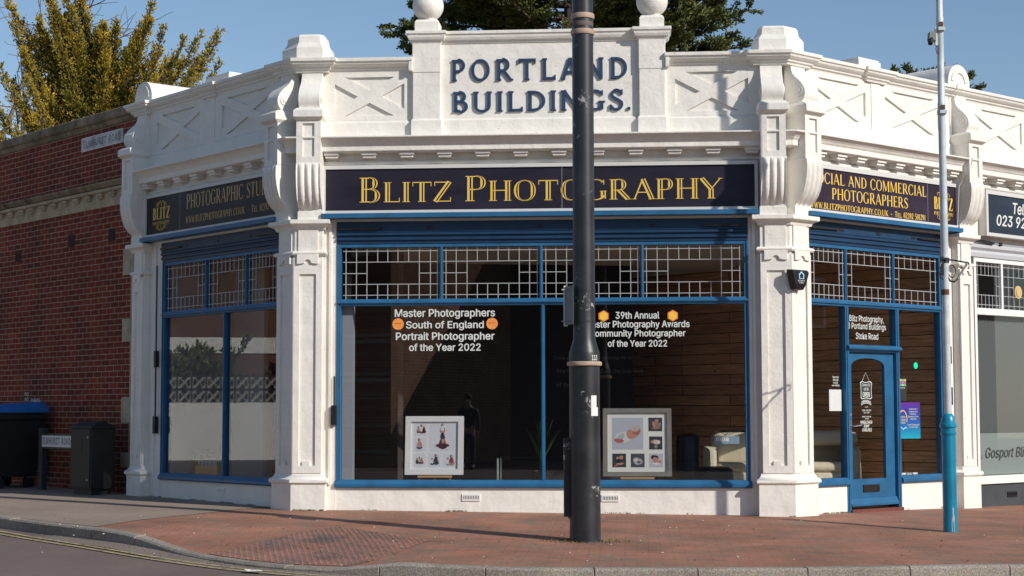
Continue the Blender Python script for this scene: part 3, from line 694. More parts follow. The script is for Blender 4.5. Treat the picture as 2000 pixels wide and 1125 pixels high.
for s_, a, b, z0, z1 in (('PORTLAND', -.80, 1.56, 5.715, 6.03), ('BUILDINGS.', -.785, 1.60, 5.285, 5.59)):
    mb = MB(); put(mb, roman(s_, gap=.22 if s_[0] == 'P' else .10, **ST), a, b, z0, z1, .055, .028); mb.build('lettering', M['letter_blue'], ped, 'F')
# walls: above the windows, under the windows, roof and rooms
mb = MB(); mb.box(-2.56, 3.31, -.2, .04, 3.80, 4.62); mb.build('wall', M['white'], B, 'F')
mb = MB(); mb.box(-4.09, -.3, -.2, .04, 3.80, 4.62); mb.build('wall', M['white'], B, 'L')
mb = MB(); mb.box(.3, 3.8, -.2, .04, 3.80, 4.62); mb.build('wall', M['white'], B, 'R')
def vent(u0, u1, z0, z1, n, par, k, mt_):
    mb = MB(); nb = 10; holes = [[(u0+.012+(u1-u0-.024)*(i+.25)/nb, z0+.02), (u0+.012+(u1-u0-.024)*(i+.75)/nb, z0+.02), (u0+.012+(u1-u0-.024)*(i+.75)/nb, z1-.02), (u0+.012+(u1-u0-.024)*(i+.25)/nb, z1-.02)] for i in range(nb)]
    mb.plate([(u0, z0), (u1, z0), (u1, z1), (u0, z1)], holes, n, n+.014); a = mb.build('air_vent', mt_, par, k)
    mb = MB(); mb.box(u0+.01, u1-.01, n, n+.002, z0+.012, z1-.012); mb.build('vent_opening', M['black'], par, k)
def riser(k, u0, u1, vents=()):
    mb = MB(); mb.box(u0, u1, -.2, .012, -.35, .285); r_ = mb.build('stall_riser', M['white2'], B, k, bevel=.006)
    for a, b, c, d in vents: vent(a, b, c, d, .012, r_, k, M['white_gloss'])
riser('F', -2.6, 3.35, [(-.67, -.43, .09, .18), (1.18, 1.41, .085, .172)]); riser('L', -4.1, -.3, [(-2.08, -1.86, .12, .195)])
riser('R', .3, 1.27); riser('R', 2.42, 3.8)
def ridge(k, u0, u1, name='shutter_box', mt_=None, z=3.53):
    mb = MB(); mb.sweep([(u0, 0), (u1, 0)], [(-.12, z), (.028, z), (.03, z+.04), (.055, z+.05), (.055, z+.075), (.035, z+.085), (.035, z+.105), (.062, z+.115), (.062, z+.14), (.042, z+.15), (.05, z+.16), (.05, z+.30), (-.12, z+.31)])
    o = mb.build(name, mt_ or M['blue_shaded'], B, k, bevel=.003)
    for a, b, e in ((u0+.03, u0+.62, .05), (u1-.03, u1-.62, -.05)):
        mb = MB(); mb.extr([(a, z+.19), (b-e, z+.195), (b, z+.207), (b-e, z+.222), (a, z+.225)], .05, .085); mb.build('awning_arm', M['black'], o, k)
    for c in ((u0+.23*(u1-u0)), (u0+.77*(u1-u0)), (u0+u1)/2): mb = MB(); mb.box(c-.045, c+.045, .05, .056, z+.19, z+.235); mb.build('awning_catch', M['black'], o, k)
    return o
ridge('F', -2.37, 3.14); ridge('L', -3.72, -.46); ridge('R', .44, 3.47)
COLS = [.03, .136, .247, .355, .46, .57, .68, .79, .90, .975]; FULL = {0, 1, 2, 7, 8, 9}
ROWS = [.93, .72, .50, .29, .08]
COLR = [.02, .13, .265, .41, .555, .70, .86, .975]; FULR = {0, 1, 6, 7}
def came(mb, u0, u1, z0, z1, cols, full, n=-.022, sided=None):
    wd = u1-u0; H = z1-z0; r = .0048; rs = [z0+H*q for q in ROWS]; ff = sorted(full)
    inl = [i for i in full if cols[i] < .5][-1:] and max(i for i in full if cols[i] < .5); inr = min(i for i in full if cols[i] > .5)
    jit = lambda: random.uniform(-.004, .004)
    for i, c in enumerate(cols):
        u = u0+wd*c+jit()
        if i in full: mb.box(u-r, u+r, n, n+.008, z0, z1)
        else: mb.box(u-r, u+r, n, n+.008, rs[1], z1); mb.box(u-r, u+r, n, n+.008, z0, rs[3])
    ul, ur = u0+wd*cols[inl], u0+wd*cols[inr]
    for j, z in enumerate(rs):
        z += jit()*.5
        if j == 2: mb.box(u0, ul, n+.001, n+.009, z-r, z+r); mb.box(ur, u1, n+.001, n+.009, z-r, z+r)
        else: mb.box(u0, u1, n+.001, n+.009, z-r, z+r)
def shopwindow(k, u0, u1, tops, bots, cols, full, blocks=None):
    zs, zt, zh = .30, 2.74, 3.53
    mb = MB(); fw = .055
    mb.box(u0, u0+fw, -.09, .02, zs, zh); mb.box(u1-fw, u1, -.09, .02, zs, zh)
    mb.box(u0, u0+.02, .02, .035, zs, zh); mb.box(u1-.02, u1, .02, .035, zs, zh)
    mb.box(u0+fw, u1-fw, -.09, .018, zh-.045, zh)
    mb.sweep([(u0+.001, 0), (u1-.001, 0)], [(-.1, zt-.045), (.022, zt-.045), (.03, zt-.02), (.05, zt-.012), (.05, zt+.008), (.03, zt+.02), (.022, zt+.045), (-.1, zt+.045)])
    for s0, s1 in (blocks or [(u0, u1)]): mb.sweep([(s0-.02, 0), (s1+.02, 0)], [(-.1, .262), (.05, .262), (.06, .28), (.06, .315), (.03, .345), (.015, .365), (-.1, .365)])
    for c in tops: mb.box(c-.022, c+.022, -.07, .012, zt+.04, zh-.04); mb.box(c-.01, c+.01, .012, .022, zt+.04, zh-.04)
    for c in bots: mb.box(c-.026, c+.026, -.07, .012, .36, zt-.04); mb.box(c-.012, c+.012, .012, .024, .36, zt-.04)
    f = mb.build('window', M['blue'], B, k, bevel=.003)
    e = [u0+fw]+list(tops)+[u1-fw]; ld = MB()
    for a, b in zip(e, e[1:]):
        mb = MB(); mb.box(a, b, -.034, -.030, zt+.03, zh-.03); mb.build('top_pane', M['glass_old'], f, k)
        came(ld, a+.022, b-.022, zt+.045, zh-.045, cols, full)
    ld.build('leaded_light', M['lead'], f, k)
    e = [u0+fw]+list(bots)+[u1-fw]
    return f, e
wf, e = shopwindow('F', -2.365, 3.14, (-.952, .39, 1.74), (.41,), COLS, FULL)
for a, b in zip(e, e[1:]): mb = MB(); mb.box(a, b, -.036, -.030, .34, 2.70); mb.build('glass_pane', M['glass_front'], wf, 'F')
wl, e = shopwindow('L', -3.71, -.46, (-2.46, -1.36), (-1.93,), COLS, FULL)
for a, b in zip(e, e[1:]): mb = MB(); mb.box(a, b, -.036, -.030, .34, 2.70); mb.build('glass_pane', M['glass_side'], wl, 'L')
wr, e = shopwindow('R', .44, 3.47, (1.27, 2.34), (), COLR, FULR, [(.46, 1.22), (2.44, 3.47)])
mb = MB()
for a, b in ((.49, 1.21), (2.44, 3.42)): mb.box(a, b, -.036, -.030, .34, 2.70)
mb.box(1.29, 2.34, -.036, -.03, 2.18, 2.66)
mb.build('glass_pane', M['glass'], wr, 'R')
# door and its frame
mb = MB()
for a, b in ((1.215, 1.29), (2.35, 2.425)): mb.box(a, b, -.09, .025, -.12, 2.70); mb.box(a+.025, b-.025, .025, .036, -.12, 2.70)
mb.sweep([(1.23, 0), (2.42, 0)], [(-.09, 2.08), (.02, 2.08), (.035, 2.10), (.075, 2.115), (.08, 2.14), (.06, 2.165), (.02, 2.18), (-.09, 2.18)])
dfm = mb.build('door_frame', M['blue'], B, 'R', bevel=.003)
mb = MB(); top = [(2.14, 1.86)]+[(1.767+.373*math.cos(R(t)), 1.885+.115*math.sin(R(t))) for t in range(10, 171, 10)]+[(1.395, 1.86)]
mb.plate([(1.295, -.03), (2.345, -.03), (2.345, 2.075), (1.295, 2.075)], [[(1.395, .335), (2.14, .335)]+top], -.075, -.028)
mb.sweep([(1.30, 0), (2.34, 0)], [(-.03, -.03), (.03, -.03), (.03, .0), (.0, .075), (-.03, .085)])
door = mb.build('door', M['blue'], B, 'R', bevel=.003)
mb = MB(); mb.box(1.39, 2.15, -.056, -.05, .33, 2.02); mb.build('glass_pane', M['glass'], door, 'R')
mb = MB(); mb.box(1.61, 1.97, -.028, -.012, .155, .255); mb.build('letterbox', mat('dark_brass', (.06, .05, .045), .35, .7), door, 'R', bevel=.003)
mb = MB(); mb.box(1.315, 1.365, -.028, -.012, .98, 1.14); mb.tube([(1.34, .012, 1.06), (1.34, -.04, 1.06), (1.355, -.055, 1.06), (1.50, -.055, 1.075)], .011, 8)
mb.lathe(1.34, .015, [(.0, 1.2), (.02, 1.2), (.02, 1.235), (0, 1.235)], 12); mb.build('handle', mat('steel_handle', (.6, .6, .6), .3, .9), door, 'R', smooth=True)
mb = MB(); mb.box(1.27, 2.42, -.2, .06, -.3, -.075); mb.build('door_step', brick('red_step_tiles', (.20, .06, .045), (.15, .05, .04), (.2, .07, .05), (.1, .08, .07), .15, .3), B, 'R', bevel=.004)
# fabric of the rooms
mb = MB()
roofp = [W('L', -4.40, -.2), W('L', 0, -.2), W('F', UR, -.2), W('R', 8.4, -.2), (10, 31), (4, 34), (-3, 31)]
mb.prism(roofp, 4.45, 4.6); mb.build('roof', mat('grey_roof_felt', (.12, .12, .12), .9), B)
mb = MB(); mb.prism(roofp, 3.62, 3.66); mb.build('ceiling', M['ceiling'], B)
mb = MB(); mb.prism(roofp, -.45, .02); mb.build('floor', M['dark_floor'], B)
mb = MB()
def wallseg(mb_, a, b, th=.1, z0=0, z1=3.65):
    d = Vector((b[0]-a[0], b[1]-a[1])).normalized(); nx, ny = -d.y*th, d.x*th
    mb_.prism([a, b, (b[0]+nx, b[1]+ny), (a[0]+nx, a[1]+ny)], z0, z1)
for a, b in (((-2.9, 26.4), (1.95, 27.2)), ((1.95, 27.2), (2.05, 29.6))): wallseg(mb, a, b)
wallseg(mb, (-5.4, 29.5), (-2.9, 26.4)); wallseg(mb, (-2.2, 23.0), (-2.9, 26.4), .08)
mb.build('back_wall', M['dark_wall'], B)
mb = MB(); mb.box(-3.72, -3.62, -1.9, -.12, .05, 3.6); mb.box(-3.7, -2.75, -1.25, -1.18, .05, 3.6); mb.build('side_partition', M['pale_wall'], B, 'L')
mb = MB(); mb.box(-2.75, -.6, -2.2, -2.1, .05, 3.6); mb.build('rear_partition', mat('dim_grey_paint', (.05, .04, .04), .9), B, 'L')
PWM = Matrix.Translation((*W('R', 3.50, -.1), 0)) @ Matrix.Rotation(math.atan2(-DIR['R'][0], DIR['R'][1]), 4, 'Z')
mb = MB(); mb.box(-6.9, 0, -.1, 0, .0, 3.6); mb.build('wood_clad_wall', M['planks'], B, PWM)
# window boards inside
mb = MB(); mb.box(-2.36, 3.13, -.48, -.09, .30, .345); mb.build('window_board', mat('beige_window_board', (.40, .32, .25), .6), B, 'F')
mb = MB(); mb.box(-3.70, -.5, -.6, -.09, .30, .345); mb.build('window_board', bpy.data.materials['beige_window_board'], B, 'L')
mb = MB(); mb.box(-2.31, -2.17, -.30, -.10, .35, 2.72); mb.build('window_reveal', mat('grey_reveal', (.30, .32, .36), .7), B, 'F')
# side curtain wall of the roof shade behind parapet

# ================================================================== SHOP SIGNS
def signboard(k, u0, u1, z0, z1, panel, label, group=None, fw=.042, seams=(), base_board=True, n=.12, cat='sign'):
    c = W(k, (u0+u1)/2, n); s_ = empty('shop_sign', (c[0], c[1], z0), label, cat, group)
    mb = MB(); mb.box(u0+.02, u1-.02, .04, n, z0+.01, z1-.01); mb.build('panel', panel, s_, k)
    mb = MB(); mb.plate([(u0, z0), (u1, z0), (u1, z1), (u0, z1)], [[(u0+fw, z0+fw), (u1-fw, z0+fw), (u1-fw, z1-fw*1.2), (u0+fw, z1-fw*1.2)]], .04, n+.022); mb.build('frame', M['sign_frame'], s_, k, bevel=.003)
    if seams:
        mb = MB()
        for q in seams: mb.box(q-.007, q+.007, n, n+.003, z0+fw, z1-fw)
        mb.build('panel_seam', mat('dull_alu_strip', (.20, .20, .22), .4, .4), s_, k)
    if base_board: mb = MB(); mb.box(u0, u1+.0, .04, n+.10, z0-.065, z0-.002); mb.build('base_board', M['blue'], s_, k, bevel=.003)
    return s_
def letters(s_, k, n, rows, m_, name='lettering', depth=0.0):
    for g, a, b, z0, z1 in rows: mb = MB(); put(mb, g, a, b, z0, z1, n+.002, depth); o = mb.build(name, m_, s_, k)
    return o
s1 = signboard('F', -2.55, 3.275, 3.93, 4.585, M['sign'], 'long dark sign with big gold outlined capitals across the front window', 'dark shop signs over the three windows', seams=(.68,))
letters(s1, 'F', .12, [(roman('Blitz', .175, .04, .06, .028, .80, .04, True), -2.045, -.80, 4.07, 4.425), (roman('Photography', .175, .04, .06, .028, .80, .04, True), -.615, 2.81, 4.075, 4.43)], M['gold'])
s2 = signboard('L', -4.09, -.33, 3.93, 4.585, M['sign_grey'], 'faded slate grey sign with dull gold lettering on the shaded left facade', 'dark shop signs over the three windows', seams=(-3.04,))
def crest(s_, k, cu, cz, w_, n=.12):
    mb = MB(); put(mb, roman('BLITZ', .24, .06, .05, .05, 1, .03), cu-w_/2, cu+w_/2, cz-.06, cz+.14, n+.002)
    put(mb, roman('PHOTOGRAPHY', .18, .07, .03, .05, 1, .03), cu-w_/2, cu+w_/2, cz-.135, cz-.08, n+.002)
    for sy, z in ((1, cz+.15), (-1, cz-.145)):
        for sx in (-1, 1):
            for r_, q in ((.05, .055), (.03, .12)):
                P = [(cu+sx*(q+r_*math.cos(R(t))*1.1), -(n+.004), z+sy*(.012+r_*.9*(math.sin(R(t))+.25))) for t in range(-60, 211, 18)]
                mb.tube(P, .0045, 4)
            P = [(cu+sx*.02, -(n+.004), z+sy*.085), (cu+sx*.09, -(n+.004), z+sy*.015)]; mb.tube(P, .004, 4)
    return mb.build('crest', M['gold'], s_, k)
M['gold_dull'] = mat('faded_gold_lettering', (.62, .42, .17), .6)
crest(s2, 'L', -3.60, 4.24, .52)
letters(s2, 'L', .12, [(roman('PHOTOGRAPHIC STUDIO', .15, .05, .05, .03, 1, .04), -2.847, -.46, 4.27, 4.49), (roman('WWW.BLITZPHOTOGRAPHY.CO.UK  -  Tel. 02392 501291', .17, .07, .04, .04, .8, .04), -2.87, -.30, 4.055, 4.165)], M['gold_dull'])
s3 = signboard('R', .27, 3.745, 3.93, 4.585, M['sign_plum'], 'plum sign with gold capitals and round crest above the shop door', 'dark shop signs over the three windows', seams=(3.015,), n=.13)
letters(s3, 'R', .13, [(roman('SOCIAL AND COMMERCIAL', .16, .06, .04, .03, 1, .03), .44, 2.985, 4.33, 4.49), (roman('PHOTOGRAPHERS', .16, .06, .04, .03, 1, .03), .84, 2.54, 4.13, 4.29),
                       (roman('WWW.BLITZPHOTOGRAPHY.CO.UK', .18, .08, .04, .04, 1, .03), .36, 2.08, 3.985, 4.075), (roman('-', .18, .08), 2.14, 2.17, 4.02, 4.03), (roman('Tel. 02392 501291', .18, .08, .04, .04, .8, .03), 2.23, 2.95, 3.99, 4.075)], M['gold'])
crest(s3, 'R', 3.40, 4.23, .46, .13)
s4 = signboard('R', 4.40, 8.3, 3.87, 4.56, M['sign_slate'], 'dark slate box sign with white telephone number at the right edge', None, .05, base_board=False, n=.17)
mb = MB(); mb.box(4.398, 8.3, .0, .165, 3.868, 4.562); mb.build('sign_box', M['sign_frame'], s4, 'R', bevel=.004)
letters(s4, 'R', .17, [(sans('Tel:', .02, .15), 5.13, 5.49, 4.245, 4.42), (sans('023 9250 3241', .02, .15), 4.69, 6.42, 4.04, 4.21)], M['letter_white'])

# ---- vinyl lettering on the glass
def vinyl(rows, par, k, n=-.028, m_=None, name='lettering'):
    for r_ in rows: mb = MB(); put(mb, r_[0], *r_[1:5], n, 0, r_[5] if len(r_) > 5 else 0); o = mb.build(name, m_ or M['letter_white'], par, k)
    return o
bs = lambda t_: sans(t_, .022)
vinyl([(bs('Master Photographers'), -1.586, -.23, 2.515, 2.65), (bs('South of England'), -1.433, -.382, 2.362, 2.49), (bs('Portrait Photographer'), -1.571, -.238, 2.205, 2.339), (bs('of the Year 2022'), -1.391, -.424, 2.085, 2.187)], wf, 'F')
vinyl([(bs('39th Annual'), 1.38, 1.964, 2.50, 2.596), (bs('Master Photography Awards'), .975, 2.363, 2.36, 2.475), (bs('Community Photographer'), 1.03, 2.308, 2.24, 2.355), (bs('of the Year 2022'), 1.275, 2.063, 2.128, 2.221)], wf, 'F')
for i, cu in enumerate((-1.54, -.272)):
    mb = MB(); mb.extr([(cu+.078*math.cos(R(t)), 2.449+.078*math.sin(R(t))) for t in range(0, 360, 15)], -.029, -.026)
    m = bpy.data.materials.get('amber_badge') or mat('amber_badge', (.8, .3, .05), .4)
    if i == 0: base(m, ramp(m, N(m, 'ShaderNodeTexNoise', Scale=12).outputs[0], [(.3, (.75, .13, .03)), (.7, (.95, .50, .12))]))
    bd = mb.build('round_badge', m, wf, 'F')
    mb = MB(); put(mb, sans('winner 2022', .01), cu-.05, cu+.05, 2.45, 2.465, -.0255); mb.build('badge_lettering', mat('badge_red', (.5, .05, .03), .5) if i == 0 else bpy.data.materials['badge_red'], wf, 'F')
for cu in (1.222, 2.141):
    hx = lambda r_: [(cu+r_*math.sin(R(t)), 2.54+r_*math.cos(R(t))) for t in range(0, 360, 60)]
    mb = MB(); mb.extr(hx(.078), -.029, -.027); mb.build('hexagon_badge', mat('badge_orange', (.80, .22, .03), .4), wf, 'F')
    mb = MB(); mb.extr(hx(.062), -.027, -.0255); mb.build('hexagon_badge', mat('badge_yellow', (.95, .55, .08), .4), wf, 'F')
mb = MB(); mb.box(2.672, 3.0, -.029, -.026, .84, .941); mb.build('window_sticker', mat('slate_sticker', (.18, .26, .33), .5), wf, 'F')
vinyl([(bs('mpa'), 2.695, 2.86, .858, .925)], wf, 'F', -.0255)
# faint wall lettering inside, on the black wall
mb = MB()
for t_, a, b, z0, z1 in (('but it can never lie', -1.95, -1.2, 2.62, 2.70), ('Look and think before opening the shutter', .45, 1.75, 2.03, 2.09), ('The heart and mind are the true lens', .47, 1.75, 1.84, 1.90), ('of the camera', .47, 1.0, 1.63, 1.70)):
    put(mb, sans(t_), a, b, z0, z1, -2.6)
mb.build('wall_lettering', M['grey_faint'], B, 'F')
# door and fanlight lettering
vinyl([(sans('Blitz Photography,', .008), 1.375, 2.14, 2.48, 2.59), (sans('8 Portland Buildings', .008), 1.335, 2.19, 2.375, 2.485), (sans('Stoke Road', .008), 1.51, 2.01, 2.26, 2.35)], wr, 'R')
vinyl([(sans('OPENING', .03), 1.63, 1.85, 1.34, 1.395, .03), (sans('HOURS', .01), 1.71, 1.78, 1.315, 1.33), (sans('TUESDAY TO SATURDAY', .02), 1.64, 1.85, 1.265, 1.288), (sans('10AM - 4.30PM', .02), 1.68, 1.81, 1.235, 1.255),
       (sans('SUNDAY & MONDAY', .02), 1.64, 1.85, 1.18, 1.20), (sans('CLOSED', .02), 1.71, 1.79, 1.152, 1.172), (sans('WHEELCHAIR', .05), 1.605, 1.87, 1.09, 1.135), (sans('RAMP', .05), 1.68, 1.80, 1.04, 1.082), (sans('AVAILABLE', .05), 1.64, 1.855, .985, 1.032)], door, 'R', -.048)
vinyl([(bs('Scan this'), .985, 1.12, 1.715, 1.745), (bs('QR code'), .995, 1.11, 1.675, 1.705), (bs('to visit'), 1.0, 1.10, 1.64, 1.668), (bs('our website'), .97, 1.135, 1.605, 1.632)], wr, 'R')
# things stuck or hung in the windows
def flat_thing(name, k, u0, u1, z0, z1, n, mt_, label, cat, th=.004, group=None):
    c = W(k, (u0+u1)/2, n); e_ = empty(name, (c[0], c[1], z0), label, cat, group); mb = MB(); mb.box(u0, u1, n-th, n, z0, z1); mb.build('sheet', mt_, e_, k); return e_
flat_thing('card', 'R', .925, 1.185, 1.27, 1.56, -.04, mat('white_card', (.78, .78, .78), .6), 'blank white card stuck inside the glass left of the shop door', 'card')
e_ = empty('hanging_sign', (*W('R', 1.735, -.05), 1.43), 'small dark welcome sign reading OPEN hanging on the door glass', 'sign')
mb = MB(); sc_ = [(1.615, 1.45), (1.64, 1.43), (1.735, 1.445), (1.83, 1.43), (1.865, 1.45), (1.855, 1.56), (1.87, 1.66), (1.83, 1.68), (1.735, 1.665), (1.64, 1.68), (1.605, 1.66), (1.62, 1.56)]
mb.extr(sc_, -.049, -.044); mb.build('board', mat('chalk_board', (.03, .035, .035), .7), e_, 'R')
mb = MB(); mb.plate(sc_, [[(1.735+(x-1.735)*.92, 1.556+(z-1.556)*.92) for x, z in sc_]], -.044, -.042); mb.build('border', M['letter_white'], e_, 'R')
letters(e_, 'R', -.044, [(sans('Come In', .01, .3), 1.64, 1.83, 1.61, 1.65), (sans("WE'RE", .01), 1.68, 1.79, 1.55, 1.59), (sans('OPEN', .04), 1.655, 1.815, 1.46, 1.53)], M['letter_white'])
mb = MB(); mb.tube([(1.65, .045, 1.675), (1.735, .045, 1.80), (1.82, .045, 1.675)], .003, 5); mb.build('cord', M['letter_white'], e_, 'R')
m = mat('purple_blue_poster', (.02, .1, .5), .5)
tc = N(m, 'ShaderNodeTexCoord'); sp = N(m, 'ShaderNodeSeparateXYZ'); LK(m, tc.outputs['Object'], sp.inputs[0])
base(m, ramp(m, N(m, 'ShaderNodeMapRange').outputs[0], [(0, (.01, .42, .55)), (.35, (.01, .16, .50)), (.75, (.04, .04, .42)), (1, (.16, .03, .36))]))
mr = [n_ for n_ in m.node_tree.nodes if n_.type == 'MAP_RANGE'][0]; LK(m, sp.outputs[2], mr.inputs[0]); mr.inputs[1].default_value = .88; mr.inputs[2].default_value = 1.39
po = flat_thing('poster', 'R', 2.44, 2.968, .875, 1.387, -.038, m, 'purple to turquoise business awards poster inside the pane right of the door', 'poster')
mb = MB(); ar = [(2.56+.10*math.cos(R(t)), 1.15+.13*math.sin(R(t))) for t in range(-20, 201, 10)]; ai = [(2.56+.085*math.cos(R(t)), 1.15+.115*math.sin(R(t))) for t in range(200, -21, -10)]
mb.extr(ar+ai, -.038, -.035); mb.build('arch_emblem', mat('poster_yellow', (.9, .6, .1), .5), po, 'R')
letters(po, 'R', -.038, [(bs('GOSPORT'), 2.49, 2.62, 1.165, 1.195), (bs('BUSINESS'), 2.49, 2.625, 1.125, 1.155), (bs('AWARDS'), 2.50, 2.615, 1.085, 1.115), (bs('Independent'), 2.70, 2.90, 1.28, 1.305), (bs('Cultural and'), 2.70, 2.90, 1.245, 1.27), (bs('Creative'), 2.72, 2.87, 1.21, 1.235), (bs('Business of the'), 2.68, 2.92, 1.175, 1.20), (bs('Year 2024'), 2.73, 2.87, 1.14, 1.165), (bs('Overall Business of'), 2.66, 2.945, 1.06, 1.085), (bs('the Year 2023'), 2.70, 2.90, 1.025, 1.05)], M['letter_white'])
mb = MB(); P = [(2.48+.17*i/8, 1.03+.015*math.sin(i*1.2)) for i in range(9)]; mb.extr(P+[(x, z-.016) for x, z in P[::-1]], -.038, -.035); mb.build('wave_emblem', mat('poster_pale_blue', (.4, .7, .9), .5), po, 'R')
fl = flat_thing('leaflet', 'R', 2.36+.08, 2.475, 1.43, 1.66, -.039, mat('pale_yellow_paper', (.72, .62, .25), .6), 'narrow pale yellow leaflet taped above the purple poster', 'leaflet')
fl = flat_thing('notice', 'R', 2.49, 2.66, 1.41, 1.73, -.039, mat('dark_notice', (.035, .035, .04), .6), 'dark notice with a coloured square on top, above the purple poster', 'notice')
for i in range(3):
    for j in range(3):
        mb = MB(); mb.box(2.50+.05*i, 2.545+.05*i, -.039, -.036, 1.62+.034*j, 1.65+.034*j); mb.build('coloured_square', mat('sq%d%d' % (i, j), ((.1, .6, .5), (.7, .1, .2), (.8, .6, .1), (.2, .3, .7))[(i*2+j) % 4], .6), fl, 'R')
letters(fl, 'R', -.039, [(bs('Facebook'), 2.51, 2.62, 1.585, 1.605)]+[(sans('lorem opening times'[:12+i]), 2.51, 2.63, 1.55-.025*i, 1.562-.025*i) for i in range(0)], M['letter_white'])
lp = empty('indicator_light', (*W('R', 2.905, -.05), 1.87), 'round glowing green light behind the pane right of the shop door', 'light')
mb = MB(); mb.extr([(2.905+.042*math.cos(R(t)), 1.914+.046*math.sin(R(t))) for t in range(0, 360, 20)], -.06, -.045)
m = mat('green_glow', (.0, .6, .35), .5); m.node_tree.nodes['Principled BSDF'].inputs['Emission Color'].default_value = (0, .75, .42, 1); m.node_tree.nodes['Principled BSDF'].inputs['Emission Strength'].default_value = .7
mb.build('lens', m, lp, 'R', bevel=.004)
mb = MB(); mb.box(2.88, 2.93, -.075, -.06, 1.89, 1.94); mb.build('housing', M['black'], lp, 'R')
# ---- framed photo collages on easels
def collage(u0, u1, z0, z1, n, fm, fw, cells, label, mount):
    c = W('F', (u0+u1)/2, n); e_ = empty('picture_frame', (c[0], c[1], z0), label, 'picture frame', 'framed photo collages on the window board')
    X = MAT['F'] @ Matrix.Translation((0, -n, z0)) @ Matrix.Rotation(R(-7), 4, 'X')      # leaning back
    H = z1-z0; mb = MB(); mb.plate([(u0, 0), (u1, 0), (u1, H), (u0, H)], [[(u0+fw, fw), (u1-fw, fw), (u1-fw, H-fw), (u0+fw, H-fw)]], -.01, .03); mb.build('frame', fm, e_, X, bevel=.006)
    mb = MB(); mb.box(u0+fw-.01, u1-fw+.01, -.01, .002, fw-.01, H-fw+.01); mt_ = mb.build('mount', mount, e_, X)
    w_, h_ = u1-u0-2*fw, H-2*fw
    for q in cells:
        x0, y0, x1, y1, bgc, blobs = q; a, b, c_, d = u0+fw+x0*w_, u0+fw+x1*w_, fw+y0*h_, fw+y1*h_
        mb = MB(); mb.box(a, b, .002, .004, c_, d); mats = [mat('photo_backdrop', bgc, .35)]
        for bx, by, rx, ry, rot, colr in blobs:
            mb.cur = len(mats); mats.append(mat('photo_tone', colr, .4)); P = []
            for t in range(0, 360, 24):
                x, y = rx*math.cos(R(t)), ry*math.sin(R(t))*(1+.12*math.sin(R(3*t))); P.append((a+(b-a)*(bx+x*math.cos(R(rot))-y*math.sin(R(rot))), c_+(d-c_)*(by+x*math.sin(R(rot))+y*math.cos(R(rot)))))
            mb.extr(P, .004, .0045+.0004*len(mats))
        mb.build('photograph', mats, mt_, X)
    return e_
SK = (.50, .24, .17); SD = (.36, .16, .11); DK = (.02, .02, .03); WH = (.7, .7, .7); NV = (.03, .04, .08); BL = (.10, .06, .03)
def fam(*ps):
    o = []
    for x, y, s_, top, bot in ps:
        o += [(x, y-.30*s_, .26*s_, .12*s_, 0, bot), (x, y, .15*s_, .26*s_, 0, top), (x-.04*s_, y+.34*s_, .095*s_, .12*s_, 0, BL), (x, y+.32*s_, .08*s_, .10*s_, 0, SK), (x-.15*s_, y-.02*s_, .05*s_, .2*s_, -20, top), (x+.16*s_, y-.04*s_, .05*s_, .2*s_, 20, SK)]
    return o
PW = (.62, .65, .70)
collage(-1.465, -.675, .425, 1.215, -.19, mat('white_frame', (.75, .75, .74), .4), .075, [
    (.06, .70, .33, .97, PW, fam((.35, .5, .6, SK, DK), (.62, .55, .8, WH, (.4, .03, .04)), (.80, .5, .6, DK, DK))), (.06, .38, .33, .66, PW, fam((.45, .55, .95, SK, (.10, .12, .2)))),
    (.40, .38, .97, .97, PW, fam((.48, .34, .62, NV, (.09, .02, .03)), (.48, .60, .36, DK, NV), (.48, .82, .36, WH, SK))+[(.48, .36, .05, .09, 0, SK), (.36, .22, .13, .05, 10, (.09, .02, .03)), (.60, .22, .13, .05, -10, (.09, .02, .03))]),
    (.06, .05, .32, .33, PW, fam((.3, .45, .5, DK, DK), (.5, .5, .6, (.5, .4, .3), DK), (.7, .45, .5, SK, DK))), (.38, .05, .64, .33, PW, fam((.3, .4, .6, WH, DK), (.62, .55, .9, NV, NV))),
    (.70, .05, .97, .33, PW, fam((.35, .4, .7, WH, (.2, .35, .5)), (.62, .5, .9, (.2, .05, .07), SK)))],
    'white moulded picture frame of small family portraits on a wooden easel behind the left pane', mat('white_mount', (.70, .71, .73), .6))
